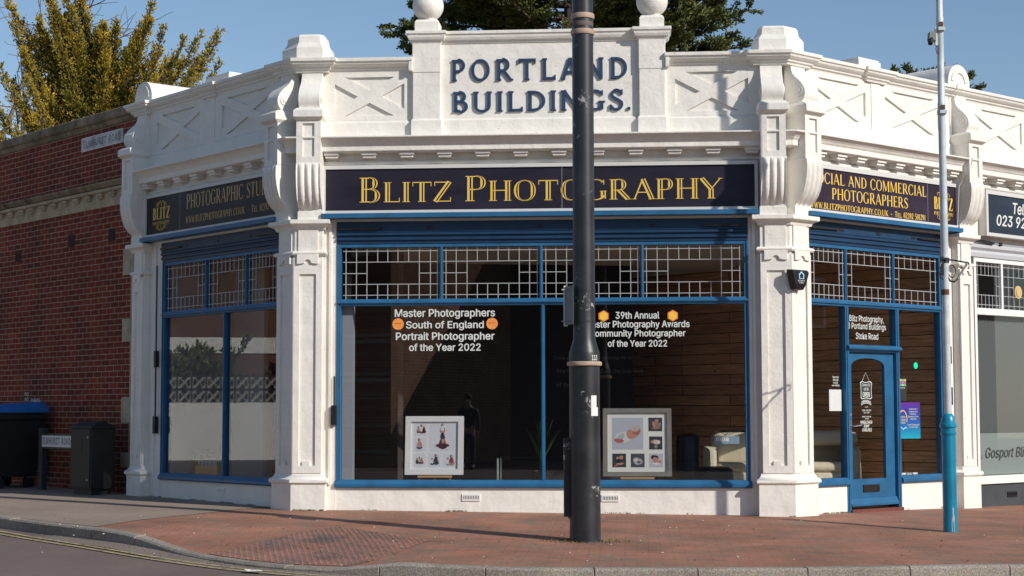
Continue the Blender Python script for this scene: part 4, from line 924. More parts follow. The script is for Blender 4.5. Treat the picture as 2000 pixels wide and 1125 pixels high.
collage(1.20, 2.115, .405, 1.315, -.19, paint('grey_wood_frame', (.24, .225, .20), .6), .06, [
    (.08, .38, .60, .92, (.45, .48, .55), [(.38, .40, .30, .17, 12, (.62, .64, .62)), (.22, .28, .16, .07, -8, (.45, .14, .12)), (.60, .48, .16, .13, -40, SK), (.78, .58, .14, .13, 20, SD), (.76, .66, .15, .09, 20, (.5, .42, .38)), (.66, .40, .16, .05, 15, SK), (.30, .42, .12, .08, 30, (.4, .45, .47))]),
    (.69, .69, .92, .92, (.05, .065, .08), [(.6, .75, .14, .14, 0, SK), (.55, .45, .2, .25, 20, SD), (.38, .5, .10, .25, 10, SK), (.78, .45, .12, .22, -15, (.2, .22, .25)), (.55, .22, .3, .08, 5, SD)]),
    (.70, .38, .92, .60, (.05, .05, .055), [(.55, .58, .30, .18, -5, (.62, .52, .44)), (.22, .60, .12, .11, 0, SK), (.5, .22, .14, .14, 0, (.28, .23, .14)), (.72, .55, .12, .12, 20, (.7, .62, .55))]),
    (.08, .08, .31, .31, (.04, .05, .055), [(.65, .72, .15, .14, 20, SK), (.38, .62, .09, .18, 0, SK), (.42, .42, .16, .2, 10, DK), (.55, .25, .3, .08, 5, SK), (.28, .14, .2, .07, 20, (.4, .1, .1))]),
    (.39, .08, .62, .31, (.075, .08, .085), [(.5, .45, .36, .26, -18, (.38, .40, .43)), (.40, .5, .16, .12, -18, (.65, .55, .5)), (.58, .38, .14, .09, -18, (.12, .1, .12))]),
    (.70, .08, .93, .31, (.52, .50, .54), [(.40, .70, .28, .2, -10, DK), (.45, .55, .22, .2, -20, SK), (.76, .38, .16, .12, 40, (.55, .22, .18)), (.5, .25, .3, .08, 0, (.7, .7, .72))])],
    'grey wooden picture frame of newborn baby photographs behind the right pane', mat('cream_mount', (.74, .74, .70), .6))
def easel(u0, u1, z, label):
    c = W('F', (u0+u1)/2, -.2); e_ = empty('easel', (c[0], c[1], .345), label, 'easel', 'small wooden easels under the frames')
    mb = MB(); mb.box(u0, u1, -.26, -.14, z-.03, z-.004); mb.build('ledge', M['wood'], e_, 'F', bevel=.004)
    for q in (u0+.04, (u0+u1)/2, u1-.04): mb = MB(); d = .02 if q < (u0+u1)/2-.01 else (-.02 if q > (u0+u1)/2+.01 else 0); mb.tube([(q, .19, z-.02), (q-d*1.5, .17, .347)], .009, 6); mb.build('leg', M['wood'], e_, 'F')
easel(-1.29, -.83, .42, 'light wooden table easel under the white frame of family portraits'); easel(1.43, 1.88, .40, 'light wooden table easel under the grey frame of baby photographs')
# ---- furniture in the rooms
def cushion(mb_, u0, u1, n0, n1, z0, z1, r_=.08, seg=4):
    rings = []
    for i in range(seg*2+1):
        a = math.pi*i/(seg*2)-math.pi/2; q = r_*(1-math.cos(a)); z = (z0+r_+r_*math.sin(a)) if a <= 0 else (z1-r_+r_*math.sin(a)); rings.append((q, z))
    out = []
    for q, z in rings:
        P = []; rr = r_*1.3
        for cx, cn, a0 in ((u1-q-rr, n1-q-rr, 0), (u0+q+rr, n1-q-rr, 90), (u0+q+rr, n0+q+rr, 180), (u1-q-rr, n0+q+rr, 270)):
            for t in range(0, 91, 30): P.append((cx+rr*math.cos(R(a0+t)), -(cn+rr*math.sin(R(a0+t))), z))
        out.append(P)
    mb_.loft(out)
def sofa(k, u0, u1, n0, n1, mt_, label, h=.98, seat=.56, arm=.78, name='sofa', cat='sofa', extra=None):
    c = W(k, (u0+u1)/2, (n0+n1)/2); e_ = empty(name, (c[0], c[1], .02), label, cat)
    mb = MB(); cushion(mb, u0+.02, u1-.02, n0, n1-.02, .06, seat-.14, .05); mb.build('base', mt_, e_, k, smooth=True)
    mb = MB(); cushion(mb, u0+.16, u1-.16, n0+.2, n1, seat-.15, seat, .07); mb.build('seat', mt_, e_, k, smooth=True)
    mb = MB(); cushion(mb, u0+.12, u1-.12, n0, n0+.30, seat-.1, h, .12); mb.build('backrest', mt_, e_, k, smooth=True)
    for a, b in ((u0, u0+.22), (u1-.22, u1)): mb = MB(); cushion(mb, a, b, n0+.02, n1-.01, .04, arm, .10); mb.build('armrest', mt_, e_, k, smooth=True)
    return e_
sofa('F', 2.62, 4.86, -2.95, -2.0, M['cream'], 'cream leather sofa seen through the right front pane and left of the door', .98, .54, .76)
e_ = empty('armchair', (*W('F', 2.6, -1.2), .02), 'black leather armchair seen from the side beside the grey framed photographs', 'armchair')
mb = MB(); cushion(mb, 2.20, 2.52, -1.6, -.85, .06, .96, .08); mb.build('backrest', M['black_leather'], e_, 'F', smooth=True)
mb = MB(); cushion(mb, 2.50, 2.98, -1.6, -.85, .06, .50, .09); mb.build('seat', M['black_leather'], e_, 'F', smooth=True)
e_ = empty('cushion', (*W('F', 4.5, -2.4), .76), 'large cream scatter cushion on the end of the cream sofa', 'cushion'); mb = MB(); cushion(mb, 4.05, 4.84, -2.7, -2.2, .77, .98, .095); mb.build('cushion_body', M['cream'], e_, 'F', smooth=True)
e_ = empty('table', (*W('F', -.02, -1.4), .02), 'low table with green glass top and thin metal legs in the dark room', 'table')
mb = MB(); mb.box(-.33, .36, -1.8, -1.2, .62, .64); mb.build('table_top', M['glass_table'], e_, 'F', bevel=.004)
for a in (-.30, .33):
    for n_ in (-1.77, -1.23): mb = MB(); mb.tube([(a, -n_, .62), (a, -n_, .02)], .015, 6); mb.build('leg', M['pvc'], e_, 'F')
e_ = empty('pot_plant', (*W('F', .28, -1.9), .02), 'leafy green pot plant standing in the dark front room', 'plant')
mb = MB(); mb.lathe(.28, 1.9, [(.10, .02), (.14, .05), (.17, .42), (.15, .42), (.14, .38)], 16); mb.build('pot', M['black'], e_, 'F', smooth=True)
mb = MB(); random.seed(5)
for i in range(26):
    a = random.uniform(0, 6.28); l = random.uniform(.45, .85); lean = random.uniform(.1, .5); w_ = .03; P = []
    for j in range(6):
        t = j/5; x = .28+math.cos(a)*lean*t**1.6*l; y = 1.9+math.sin(a)*lean*t**1.6*l; z = .40+l*t*(1-.25*lean*t); ww = w_*math.sin(math.pi*min(1, t*.9+.1)); P += [(x-math.sin(a)*ww, y+math.cos(a)*ww, z), (x+math.sin(a)*ww, y-math.cos(a)*ww, z)]
    mb.add(P, [(2*j, 2*j+1, 2*j+3, 2*j+2) for j in range(5)])
mb.build('leaves', mat('dark_green_leaf', (.05, .11, .03), .5), e_, 'F')
# baskets of cards in the left window
for name, u0, u1, n0, n1, h, lab in (('basket', -3.28, -2.78, -.50, -.25, .22, 'brown wicker basket of blue cards at the back of the left window'), ('crate', -2.92, -2.30, -.30, -.12, .15, 'small pale wooden crate of greeting cards on the left window board')):
    e_ = empty(name, (*W('L', (u0+u1)/2, n0), .345), lab, name)
    mb = MB()
    for q in ((u0, u1, n0, n0+.015), (u0, u1, n1-.015, n1), (u0, u0+.015, n0+.015, n1-.015), (u1-.015, u1, n0+.015, n1-.015)): mb.box(*q, .347, .347+h)
    mb.box(u0+.016, u1-.016, n0+.016, n1-.016, .346, .355); mb.build('box', M['wicker'] if name == 'basket' else M['wood'], e_, 'L')
    random.seed(11); q = u0+.03
    while q < u1-.05:
        mb = MB(); w_ = random.uniform(.012, .02); hh = h+random.uniform(.05, .10) if name == 'crate' else h+random.uniform(.05, .16)
        mb.box(q, q+w_, n0+.03, n1-.03, .357, .35+hh); cc = random.choice([(.6, .6, .62), (.12, .3, .4), (.55, .2, .2), (.7, .65, .5), (.15, .2, .35)] if name == 'crate' else [(.03, .05, .08), (.05, .12, .2), (.3, .4, .1), (.1, .1, .12)])
        key = 'card_%d' % int(cc[0]*100); tag(mb.build('greeting_card', bpy.data.materials.get(key) or mat(key, cc, .6), None, 'L'), 'card standing in the brown wicker basket in the left window' if name == 'basket' else 'small card standing upright in the pale wooden crate', 'card', 'cards in the wicker basket' if name == 'basket' else 'cards in the wooden crate'); q += w_+random.uniform(.012, .03)
e_ = empty('wooden_wedge', (*W('L', -.78, -.3), .345), 'small pale wooden wedge standing at the right end of the left window', 'ornament'); mb = MB(); mb.loft([[(-.83+d, .30+d, z), (-.73-d, .30+d, z), (-.73-d, .40-d, z), (-.83+d, .40-d, z)] for d, z in ((0, .347), (.04, .60))]); mb.build('wedge', M['wood'], e_, 'L')
e_ = empty('backdrop_board', (*W('L', -1.3, -1.0), .02), 'tall leaning brown board standing inside the left window', 'board'); mb = MB(); mb.loft([[(-1.75, 1.2+d, z), (-.9, 1.2+d, z), (-.9, 1.24+d, z), (-1.75, 1.24+d, z)] for d, z in ((0, .03), (.25, 1.45))]); mb.build('panel', M['wicker'], e_, 'L')
# small white boxes behind the pane right of the door
for i in range(4): mb = MB(); mb.box(2.47+.14*i, 2.58+.14*i, -.3, -.12, .348, .375+.012*(i % 2)); tag(mb.build('small_box', M['white_gloss'], None, 'R', bevel=.004), 'small flat white box on the window sill under the purple poster', 'box', 'small white boxes on the sill')
# alarm box on the right corner pier
al = empty('alarm_box', (*W('R', .03, .16), 2.83), 'black tapered alarm box with a white house emblem on the right corner pier', 'alarm')
mb = MB(); mb.loft([[(-.095, -.158, 2.855), (.10, -.158, 2.855), (.085, -.235, 2.86), (-.08, -.235, 2.86)], [(-.125, -.158, 2.93), (.125, -.158, 2.93), (.115, -.26, 2.93), (-.115, -.26, 2.93)], [(-.175, -.158, 3.10), (.175, -.158, 3.10), (.165, -.27, 3.09), (-.165, -.27, 3.09)], [(-.17, -.158, 3.125), (.17, -.158, 3.125), (.15, -.25, 3.12), (-.15, -.25, 3.12)]])
mb.build('housing', M['black'], al, 'R', bevel=.012)
mb = MB(); mb.plate([(-.05, 3.0), (.05, 3.0), (.05, 3.05), (.062, 3.05), (0, 3.10), (-.062, 3.05), (-.05, 3.05)], [[(-.035, 3.008), (.035, 3.008), (.035, 3.05), (0, 3.08), (-.035, 3.05)]], .262, .275); mb.build('house_emblem', mat('emblem_blue', (.35, .65, .80), .4), al, 'R')
letters(al, 'R', .266, [(bs('SECURITY'), -.07, .07, 2.965, 2.985), (bs('01329'), -.045, .045, 2.94, 2.955)], M['letter_white'])

# ================================================================== NEIGHBOURING SHOP
NB = empty('neighbouring_shop', (*W('R', 6.3, 0), -.15), 'next shop in the white parade with white window frames and dark grey plinth', 'shop')
mb = MB(); mb.box(4.07, 8.4, -.2, .05, 3.80, 4.7); mb.build('wall', M['white'], NB, 'R')
mb = MB(); mb.box(4.07, 8.4, -.2, .012, -.4, .18); q = mb.build('plinth', paint('dark_grey_plinth_paint', (.055, .062, .07), .6), NB, 'R'); vent(5.05, 5.30, -.03, .05, .012, q, 'R', M['black'])
mb = MB(); mb.box(4.30, 4.36, -.1, .02, .28, 3.55); mb.box(8.3, 8.4, -.1, .02, .28, 3.55); mb.box(4.36, 8.3, -.1, .02, 2.70, 2.80); mb.box(4.36, 8.3, -.1, .02, 3.49, 3.55)
mb.box(4.2, 8.4, -.1, .05, .18, .30); mb.box(5.02, 5.07, -.08, .015, 2.8, 3.49); mb.box(6.4, 6.45, -.08, .015, 2.8, 3.49); mb.box(6.2, 6.26, -.08, .015, .3, 2.70)
nf = mb.build('window_frame', M['white_gloss'], NB, 'R', bevel=.004)
mb = MB(); mb.box(4.36, 8.3, -.04, -.034, .3, 3.5); mb.build('glass_pane', M['glass'], nf, 'R')
mb = MB()
for a, b in ((4.36, 5.02), (5.07, 6.4), (6.45, 8.3)): came(mb, a, b, 2.80, 3.49, COLR if b < 5.1 else COLS, FULR if b < 5.1 else FULL)
mb.build('leaded_light', M['lead'], nf, 'R')
mb = MB(); mb.box(4.37, 8.28, -.05, -.045, .31, .93); mb.build('frosted_band', M['frost'], nf, 'R')
mb = MB(); put(mb, sans('Gosport Blinds', .0, .25), 4.58, 5.95, .52, .72, -.033); put(mb, sans('023 9258 3241', 0, .1), 4.0+.38, 4.50, .555, .60, -.033); mb.build('lettering', mat('dark_grey_vinyl', (.05, .06, .06), .6), nf, 'R')
mb = MB(); q = 4.38
while q < 8.2: mb.loft([[(q, .20, z), (q+.035, .13, z), (q+.075, .10, z), (q+.045, .15, z)] for z in (.3, 2.68)]); q += .088
mb.build('vertical_blind', mat('grey_blind_fabric', (.14, .155, .16), .8), NB, 'R')
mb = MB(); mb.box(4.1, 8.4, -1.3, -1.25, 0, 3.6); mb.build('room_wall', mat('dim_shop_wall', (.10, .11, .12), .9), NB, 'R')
mb = MB(); mb.sweep([(4.07, 0), (8.4, 0)], [(-.12, 3.56), (.03, 3.56), (.04, 3.62), (.02, 3.66), (.06, 3.70), (.06, 3.74), (.03, 3.76), (.05, 3.78), (.04, 3.85), (-.12, 3.85)]); q = mb.build('shutter_box', mat('pale_grey_paint', (.50, .51, .54), .5), NB, 'R', bevel=.003)
mb = MB(); mb.extr([(4.22, 3.79), (4.72, 3.76), (4.78, 3.775), (4.72, 3.80), (4.22, 3.83)], .05, .08); mb.build('awning_arm', M['black'], q, 'R')
mb = MB(); mb.box(4.93, 4.99, .05, .07, 3.755, 3.805); mb.build('awning_catch', M['black'], q, 'R')
e_ = empty('medallion', (*W('R', 5.52, -.05), 3.0), 'round gold medallion hanging in the upper light of the next shop', 'ornament')
mb = MB(); mb.extr([(5.52+.10*math.cos(R(t)), 3.08+.10*math.sin(R(t))) for t in range(0, 360, 20)], -.032, -.012); mb.extr([(5.52+.07*math.cos(R(t)), 3.08+.07*math.sin(R(t))) for t in range(0, 360, 20)], -.012, -.002); mb.build('disc', mat('gold_disc', (.62, .45, .2), .4), e_, 'R')

# ================================================================== BRICK BUILDING AND ITS SIGNS
K2 = empty('brick_building', (*W('L', -7.5, -.1), 0), 'dark red brick building with stone cornice and quoins left of the white shop', 'building')
nW = -.06
mb = MB(); mb.box(-13, -4.35, -.4, nW, -.3, 6.0); wallb = mb.build('wall', M['brick'], K2, 'L')
mb = MB(); mb.box(-13, -4.42, -5, nW-.35, 5.6, 5.8); mb.box(-13, -12.7, -5, nW-.3, -.3, 5.9); mb.build('roof', M['ceiling'], K2, 'L')
mb = MB(); mb.sweep([(-13, -0), (-4.42, -0)], [(-.45, 5.90), (nW+.01, 5.90), (nW+.03, 5.93), (nW+.05, 5.97), (nW+.09, 5.99), (nW+.10, 6.03), (nW+.10, 6.12), (nW+.06, 6.14), (-.45, 6.14)]); mb.build('coping', M['stone'], K2, 'L', bevel=.01)
mb = MB(); mb.sweep([(-13, -0), (-4.5, -0)], [(-.2, 4.58), (nW+.02, 4.58), (nW+.03, 4.62), (nW+.04, 4.66), (nW+.05, 4.68), (nW+.05, 4.80), (nW+.12, 4.81), (nW+.13, 4.83), (nW+.13, 4.86), (-.2, 4.87)]); c2 = mb.build('cornice', M['quoin'], K2, 'L', bevel=.006)
mb = MB(); mb.sweep([(-13, -0), (-4.5, -0)], [(-.2, 4.872), (nW+.135, 4.872), (nW+.16, 4.90), (nW+.19, 4.93), (nW+.195, 4.955), (nW+.02, 4.995), (-.2, 4.995)]); mb.build('cornice_top', M['stone'], c2, 'L', bevel=.006)
for i in range(18): mb = MB(); u = -4.95-.42*i; mb.box(u-.09, u+.09, nW+.05, nW+.11, 4.755, 4.798); mb.box(u-.075, u+.075, nW+.05, nW+.09, 4.715, 4.754); mb.build('modillion', M['quoin'], c2, 'L')
for z0, z1, w_ in ((3.433, 3.864, .20), (2.373, 2.744, .20), (1.09, 1.514, .23), (.397, .644, .24)): 
    mb = MB(); mb.box(-5.13, -4.40, nW-.05, nW+.012, z0, z1); mb.build('quoin', M['quoin'], K2, 'L', bevel=.02)
mb = MB(); mb.box(-4.86, -4.40, nW-.05, nW+.006, 0, 3.9); mb.build('quoin_strip', M['quoin'], K2, 'L')
for u, z in ((-9.0, 4.02), (-6.95, 4.13), (-5.52, 4.12)):
    mb = MB(); mb.box(u-.11, u+.11, nW, nW+.004, z-.10, z+.10)
    for j in range(5): mb.box(u-.10, u+.10, nW+.004, nW+.012, z-.09+.04*j, z-.07+.04*j)
    mb.build('air_brick', paint('dark_air_brick', (.05, .02, .018), .9), K2, 'L')
NSL = dict(T=.13, t=.11, sf=.02, st=.08, small=1, gap=.16)
e_ = empty('street_sign', (*W('L', -5.9, nW), 5.57), 'worn white street name plate high on the brick wall under the coping', 'street sign', 'white street name plates')
mb = MB(); mb.box(-6.58, -5.15, nW, nW+.03, 5.57, 5.80)
m = mat('worn_white_enamel', (.58, .56, .56), .5); base(m, noise_col(m, (.30, .29, .30), (.60, .58, .58), 3, 6, .4, .55))
pl = mb.build('plate', m, e_, 'L', bevel=.004); letters(e_, 'L', nW+.03, [(roman('ELMHURST ROAD', **NSL), -6.50, -5.22, 5.62, 5.75)], mat('faded_black_lettering', (.12, .11, .12), .7))
mb = MB(); mb.plate([(-6.58, 5.57), (-5.15, 5.57), (-5.15, 5.80), (-6.58, 5.80)], [[(-6.565, 5.585), (-5.165, 5.585), (-5.165, 5.785), (-6.565, 5.785)]], nW+.028, nW+.033); mb.build('border', M['sign_frame'], e_, 'L')
sb = empty('street_sign', (*W('L', -7.0, .75), 0), 'low black and white street name board on posts between bin and cabinet', 'street sign', 'white street name plates')
TS = MAT['L']
mb = MB(); mb.box(-6.76, -5.5, .48, .50, .69, .93); mb.build('board', M['black'], sb, TS)
mb = MB(); mb.box(-6.72, -5.62, .50, .512, .72, .90); mb.build('plate', mat('white_sign_plate', (.66, .66, .66), .5), sb, TS)
mb = MB(); put(mb, roman('ELMHURST ROAD', **NSL), -6.69, -5.70, .755, .875, .514); mb.build('lettering', mat('sign_black', (.02, .02, .02), .5), sb, TS)
for a in (-6.92, -5.62): mb = MB(); mb.box(a, a+.14, .38, .478, -.2, 1.02); mb.build('post', bpy.data.materials.get('dark_post') or paint('dark_post', (.03, .035, .04), .6), sb, TS, bevel=.006)
# utility cabinet
cb = empty('utility_cabinet', (-6.45, 26.1, -.02), 'dark green street cabinet with a pitched top against the brick wall', 'cabinet')
TC = Matrix.Translation((-6.68, 26.18, -.05)) @ Matrix.Rotation(R(-49.2), 4, 'Z') @ Matrix.Scale(.96, 4); mc = paint('dirty_dark_green_paint', (.014, .015, .012), .6, .4)
mb = MB(); mb.box(-.36, .36, -.42, .0, .15, 1.12); mb.build('body', mc, cb, TC, bevel=.008)
mb = MB(); mb.box(-.30, .30, -.38, -.04, -.15, .15); mb.build('base', mc, cb, TC)
mb = MB(); mb.loft([[(-.38, -.02, 1.12), (.38, -.02, 1.12), (.38, .44, 1.12), (-.38, .44, 1.12)], [(-.38, -.02, 1.145), (.38, -.02, 1.145), (.38, .44, 1.145), (-.38, .44, 1.145)], [(-.30, .18, 1.24), (.30, .18, 1.24), (.30, .24, 1.24), (-.30, .24, 1.24)]]); mb.build('roof', mc, cb, TC, bevel=.008)
mb = MB(); mb.box(-.33, .33, .0, .012, .18, 1.10); mb.box(-.10, .06, .012, .016, .72, .98); dd = mb.build('door', mc, cb, TC, bevel=.004)
for z in (.98, .30): mb = MB(); mb.lathe(.27, -.02, [(0, z-.015), (.016, z-.012), (.016, z+.012), (0, z+.015)], 10); mb.build('lock', M['pvc'], dd, TC)
# wheeled bin
wb = empty('wheelie_bin', (-8.5, 28.3, 0), 'large black four wheeled waste bin with a bright blue lid by the brick wall', 'bin')
TB = Matrix.Translation((-8.56, 28.42, .0)) @ Matrix.Rotation(R(-49.2), 4, 'Z') @ Matrix.Scale(1.04, 4); mk = paint('bin_plastic', (.010, .013, .016), .5)
mb = MB(); mb.loft([[(-.62*f, -.40*g, z), (.62*f, -.40*g, z), (.62*f, .42*g, z), (-.62*f, .42*g, z)] for f, g, z in ((.82, .78, .20), (.84, .82, .24), (1, 1, 1.10), (1.05, 1.06, 1.11), (1.06, 1.08, 1.20), (1.0, 1.0, 1.21))]); mb.build('body', mk, wb, TB, bevel=.02)
mb = MB(); mb.loft([[(-.70, -.47, 1.215), (.70, -.47, 1.215), (.70, .46, 1.215), (-.70, .46, 1.215)], [(-.70, -.48, 1.26), (.70, -.48, 1.26), (.70, .46, 1.30), (-.70, .46, 1.30)], [(-.60, -.34, 1.31), (.62, -.34, 1.33), (.62, .38, 1.39), (-.60, .38, 1.38)]]); lid = mb.build('lid', paint('blue_lid_plastic', (.012, .16, .50), .45), wb, TB, bevel=.02)
for a in (-.45, .0, .45): mb = MB(); mb.box(a-.05, a+.05, .40, .52, 1.22, 1.36); mb.build('lid_hinge', bpy.data.materials['blue_lid_plastic'], lid, TB, bevel=.01)
mb = MB(); mb.tube([(.15, -.455, .98), (.15, -.50, .94), (.22, -.50, .78), (.22, -.455, .74)], .016, 6); mb.build('handle', M['pvc'], wb, TB)
for a in (-.45, .40):
    for b in (-.25, .25): 
        mb = MB(); mb.tube([(a-.03, b, .10), (a+.03, b, .10)], .10, 16); wh = mb.build('wheel', M['black'], wb, TB)
        mb = MB(); mb.box(a-.045, a+.045, -b-.03, -b+.03, .18, .24); mb.build('castor', M['pvc'], wb, TB)
# faint white painted marks on the bricks above the bin
mb = MB(); put(mb, bs('NO'), -8.62, -8.48, 1.56, 1.62, nW+.003); put(mb, bs('NO'), -8.62, -8.48, 1.47, 1.53, nW+.003); put(mb, bs('PARKING'), -8.38, -8.02, 1.45, 1.51, nW+.003); mb.build('wall_lettering', M['letter_white'], K2, 'L')

# ================================================================== LAMP COLUMN AND SIGN POLE
lc = empty('lamp_column', (.80, 18.68, gz(.8, 18.68)), 'thick black street lamp column with two cream bands standing before the shop', 'lamp post')
x0, y0, g0 = .80, 18.68, gz(.8, 18.68)-.1
mb = MB(); mb.lathe(x0, y0, [(.172, g0), (.171, .2), (.169, 1.80), (.171, 1.915), (.165, 1.94), (.155, 1.97), (.124, 2.075), (.1235, 2.4), (.119, 5.5), (.115, 9.0)], 40); mb.build('shaft', M['column'], lc, smooth=True)
mb = MB(); mb.lathe(x0, y0, [(.165, 1.775), (.190, 1.78), (.196, 1.80), (.190, 1.822), (.165, 1.826)], 40); mb.build('lower_band', M['tan'], lc, smooth=True)
for z in (5.52, 5.70): mb = MB(); mb.lathe(x0, y0, [(.115, z-.032), (.130, z-.028), (.136, z), (.130, z+.028), (.115, z+.032)], 40); mb.build('upper_band', M['tan'], lc, smooth=True)
mb = MB(); mb.lathe(x0, y0, [(.1192, 5.585), (.1205, 5.59), (.1205, 5.63), (.1190, 5.635)], 40); mb.build('worn_ring', paint('worn_red_grey', (.14, .10, .10), .7), lc, smooth=True)
mb = MB()
for i in range(9):
    a = R(165+30*i/8-15); b = R(165+30*(i+1)/8-15); r_ = .186
    mb.hexa([(x0+(r_-.02)*math.cos(a), y0+(r_-.02)*math.sin(a), .10), (x0+(r_-.02)*math.cos(b), y0+(r_-.02)*math.sin(b), .10), (x0+r_*math.cos(b), y0+r_*math.sin(b), .10), (x0+r_*math.cos(a), y0+r_*math.sin(a), .10),
             (x0+(r_-.02)*math.cos(a), y0+(r_-.02)*math.sin(a), .75), (x0+(r_-.02)*math.cos(b), y0+(r_-.02)*math.sin(b), .75), (x0+r_*math.cos(b), y0+r_*math.sin(b), .75), (x0+r_*math.cos(a), y0+r_*math.sin(a), .75)])
mb.box(x0-.235, x0-.165, -y0-.03, -y0+.03, .12, .98); mb.build('access_door', M['column'], lc)
def oncyl(geo, a0, a1, z0, z1, r_, m_, par, name):
    vs = geo[0]; xs = [p[0] for p in vs]; ys = [p[1] for p in vs]; P = []
    for x, y in vs:
        f = (x-min(xs))/(max(xs)-min(xs)); a = R(a0+(a1-a0)*f); P.append((x0+r_*math.cos(a), y0+r_*math.sin(a), z0+(y-min(ys))/(max(ys)-min(ys))*(z1-z0)))
    mb = MB(); mb.add(P, geo[1]); return mb.build(name, m_, par)
oncyl(sans('113', .04), 296, 322, 1.835, 1.895, .1725, M['letter_white'], lc, 'lettering')
mb = MB(); P = []
for j, z in enumerate((1.225, 1.30, 1.32, 1.45)):
    r_ = [oa for oa in range(292, 325, 4)]
    for a in r_: P.append((x0+.1745*math.cos(R(a)), y0+.1745*math.sin(R(a)), z))
w_ = len(range(292, 325, 4)); mb.add(P, [(j*w_+i, j*w_+i+1, (j+1)*w_+i+1, (j+1)*w_+i) for j in range(3) for i in range(w_-1) if not (j == 2 and i > 5)])
mb.build('torn_sticker', mat('torn_paper', (.72, .72, .70), .8), lc)
bp = empty('traffic_plate', (.60, 18.6, 2.2), 'small sign plate seen edge on, clamped to the left of the lamp column', 'sign')
TP = Matrix.Translation((.60, 18.66, 0)) @ Matrix.Rotation(R(-70), 4, 'Z')
mb = MB(); mb.box(-.03, .20, -.006, .0, 2.23, 2.66); mb.build('plate', mat('grey_plate_back', (.10, .13, .15), .5, .3), bp, TP, bevel=.002)
mb = MB(); mb.box(-.05, -.03, -.03, .01, 2.22, 2.67); mb.build('edge_channel', M['letter_white'], bp, TP)
for z in (2.62, 2.27): 
    mb = MB(); mb.lathe(x0, y0, [(.122, z-.012), (.127, z-.012), (.127, z+.012), (.122, z+.012)], 32); mb.build('clamp_band', M['column'], bp)
    mb = MB(); mb.tube([(.55, 18.62, z), (.69, 18.66, z)], .009, 6); mb.build('clamp_bar', M['pvc'], bp)
sp_ = empty('sign_pole', (5.23, 20.24, gz(5.23, 20.24)), 'slim pale grey pole with a bright turquoise base sleeve before the shop door', 'pole')
x1, y1, g1 = 5.22, 20.24, gz(5.2, 20.24)-.1; XP = 5.205
mb = MB(); mb.lathe(x1, y1, [(.083, g1), (.083, .98), (.090, .985), (.094, 1.0), (.094, 1.015), (.084, 1.02), (.084, 1.07), (.100, 1.075), (.102, 1.095), (.100, 1.115), (.088, 1.12), (.085, 1.16), (.070, 1.205), (.050, 1.235), (.044, 1.24)], 32); mb.build('base_sleeve', M['teal'], sp_, smooth=True)
random.seed(2); mb = MB(); a0 = 272
mb.add([(x1+.0838*math.cos(R(a0+x)), y1+.0838*math.sin(R(a0+x)), z) for x, z in ((-2, -.16), (22, -.16), (18, -.06), (24, .0), (14, .05), (18, .11), (4, .13), (6, .03), (-4, -.05))], [tuple(range(9))]); mb.build('bare_patch', mat('bare_metal', (.38, .36, .38), .7), sp_)
def polelean(z): return XP+.0-.0*z
mb = MB(); mb.lathe(x1, y1, [(.046, 1.2), (.0455, 3.0), (.044, 4.9)], 24); mb.build('lower_tube', M['pole'], sp_, smooth=True)
mb = MB(); mb.lathe(x1, y1, [(.0475, 4.85), (.0475, 5.0), (.042, 5.01), (.042, 5.9), (.044, 5.905), (.044, 6.05), (.039, 6.06), (.036, 9.5)], 24); mb.build('upper_tube', M['pole'], sp_, smooth=True)
for z in (4.88, 5.90):
    mb = MB(); mb.lathe(x1, y1, [(.047, z-.025), (.056, z-.02), (.056, z+.02), (.047, z+.025)], 20); mb.box(x1-.035, x1+.05, -y1+.045, -y1+.075, z-.018, z+.022); cl = mb.build('clamp', M['pole'], sp_)
    mb = MB(); mb.box(x1-.02, x1+.025, -y1+.05, -y1+.068, z+.03, z+.085); mb.build('rust_patch', M['rust'], sp_)
# wrought iron scroll bracket
br = empty('scroll_bracket', (5.25, 20.24, 2.95), 'black wrought iron scroll bracket fixed to the slim pale pole', 'bracket')
ax = Vector((.78, .62, 0)).normalized()
def bp3(a, z, o=(x1, y1)): return (o[0]+ax.x*a, o[1]+ax.y*a-.05, z)
mb = MB(); mb.tube([bp3(-.10, 3.09), bp3(.18, 3.085), bp3(.42, 3.07)], .010, 6)
mb.tube([bp3(.44, 3.0)]+[bp3(.42+.035*math.cos(R(t)), 3.035+.04*math.sin(R(t))) for t in range(-60, 240, 30)], .010, 6)
mb.tube([bp3(.41, 3.05), bp3(.30, 2.95), bp3(.22, 2.86), bp3(.15, 2.825), bp3(.08, 2.83), bp3(.03, 2.87)], .012, 6)
mb.tube([bp3(.115+.075*math.cos(R(t)), 2.95+.075*math.sin(R(t))) for t in range(-150, 181, 22)], .007, 6)
mb.tube([bp3(-.04-.09*math.cos(R(t)), 2.95+.11*math.sin(R(t))) for t in range(-80, 81, 20)], .008, 6); mb.build('scrollwork', M['black'], br)
mb = MB(); mb.lathe(x1, y1, [(.047, 3.05), (.054, 3.05), (.054, 3.11), (.047, 3.11)], 20); mb.box(x1-.055, x1-.03, -y1-.0, -y1+.065, 2.90, 3.12); mb.build('collar', M['black'], br)
mb = MB(); mb.lathe(x1, y1, [(.0457, 2.66), (.0468, 2.67), (.0468, 2.72), (.0457, 2.73)], 20); mb.build('rust_stain', M['rust'], br)
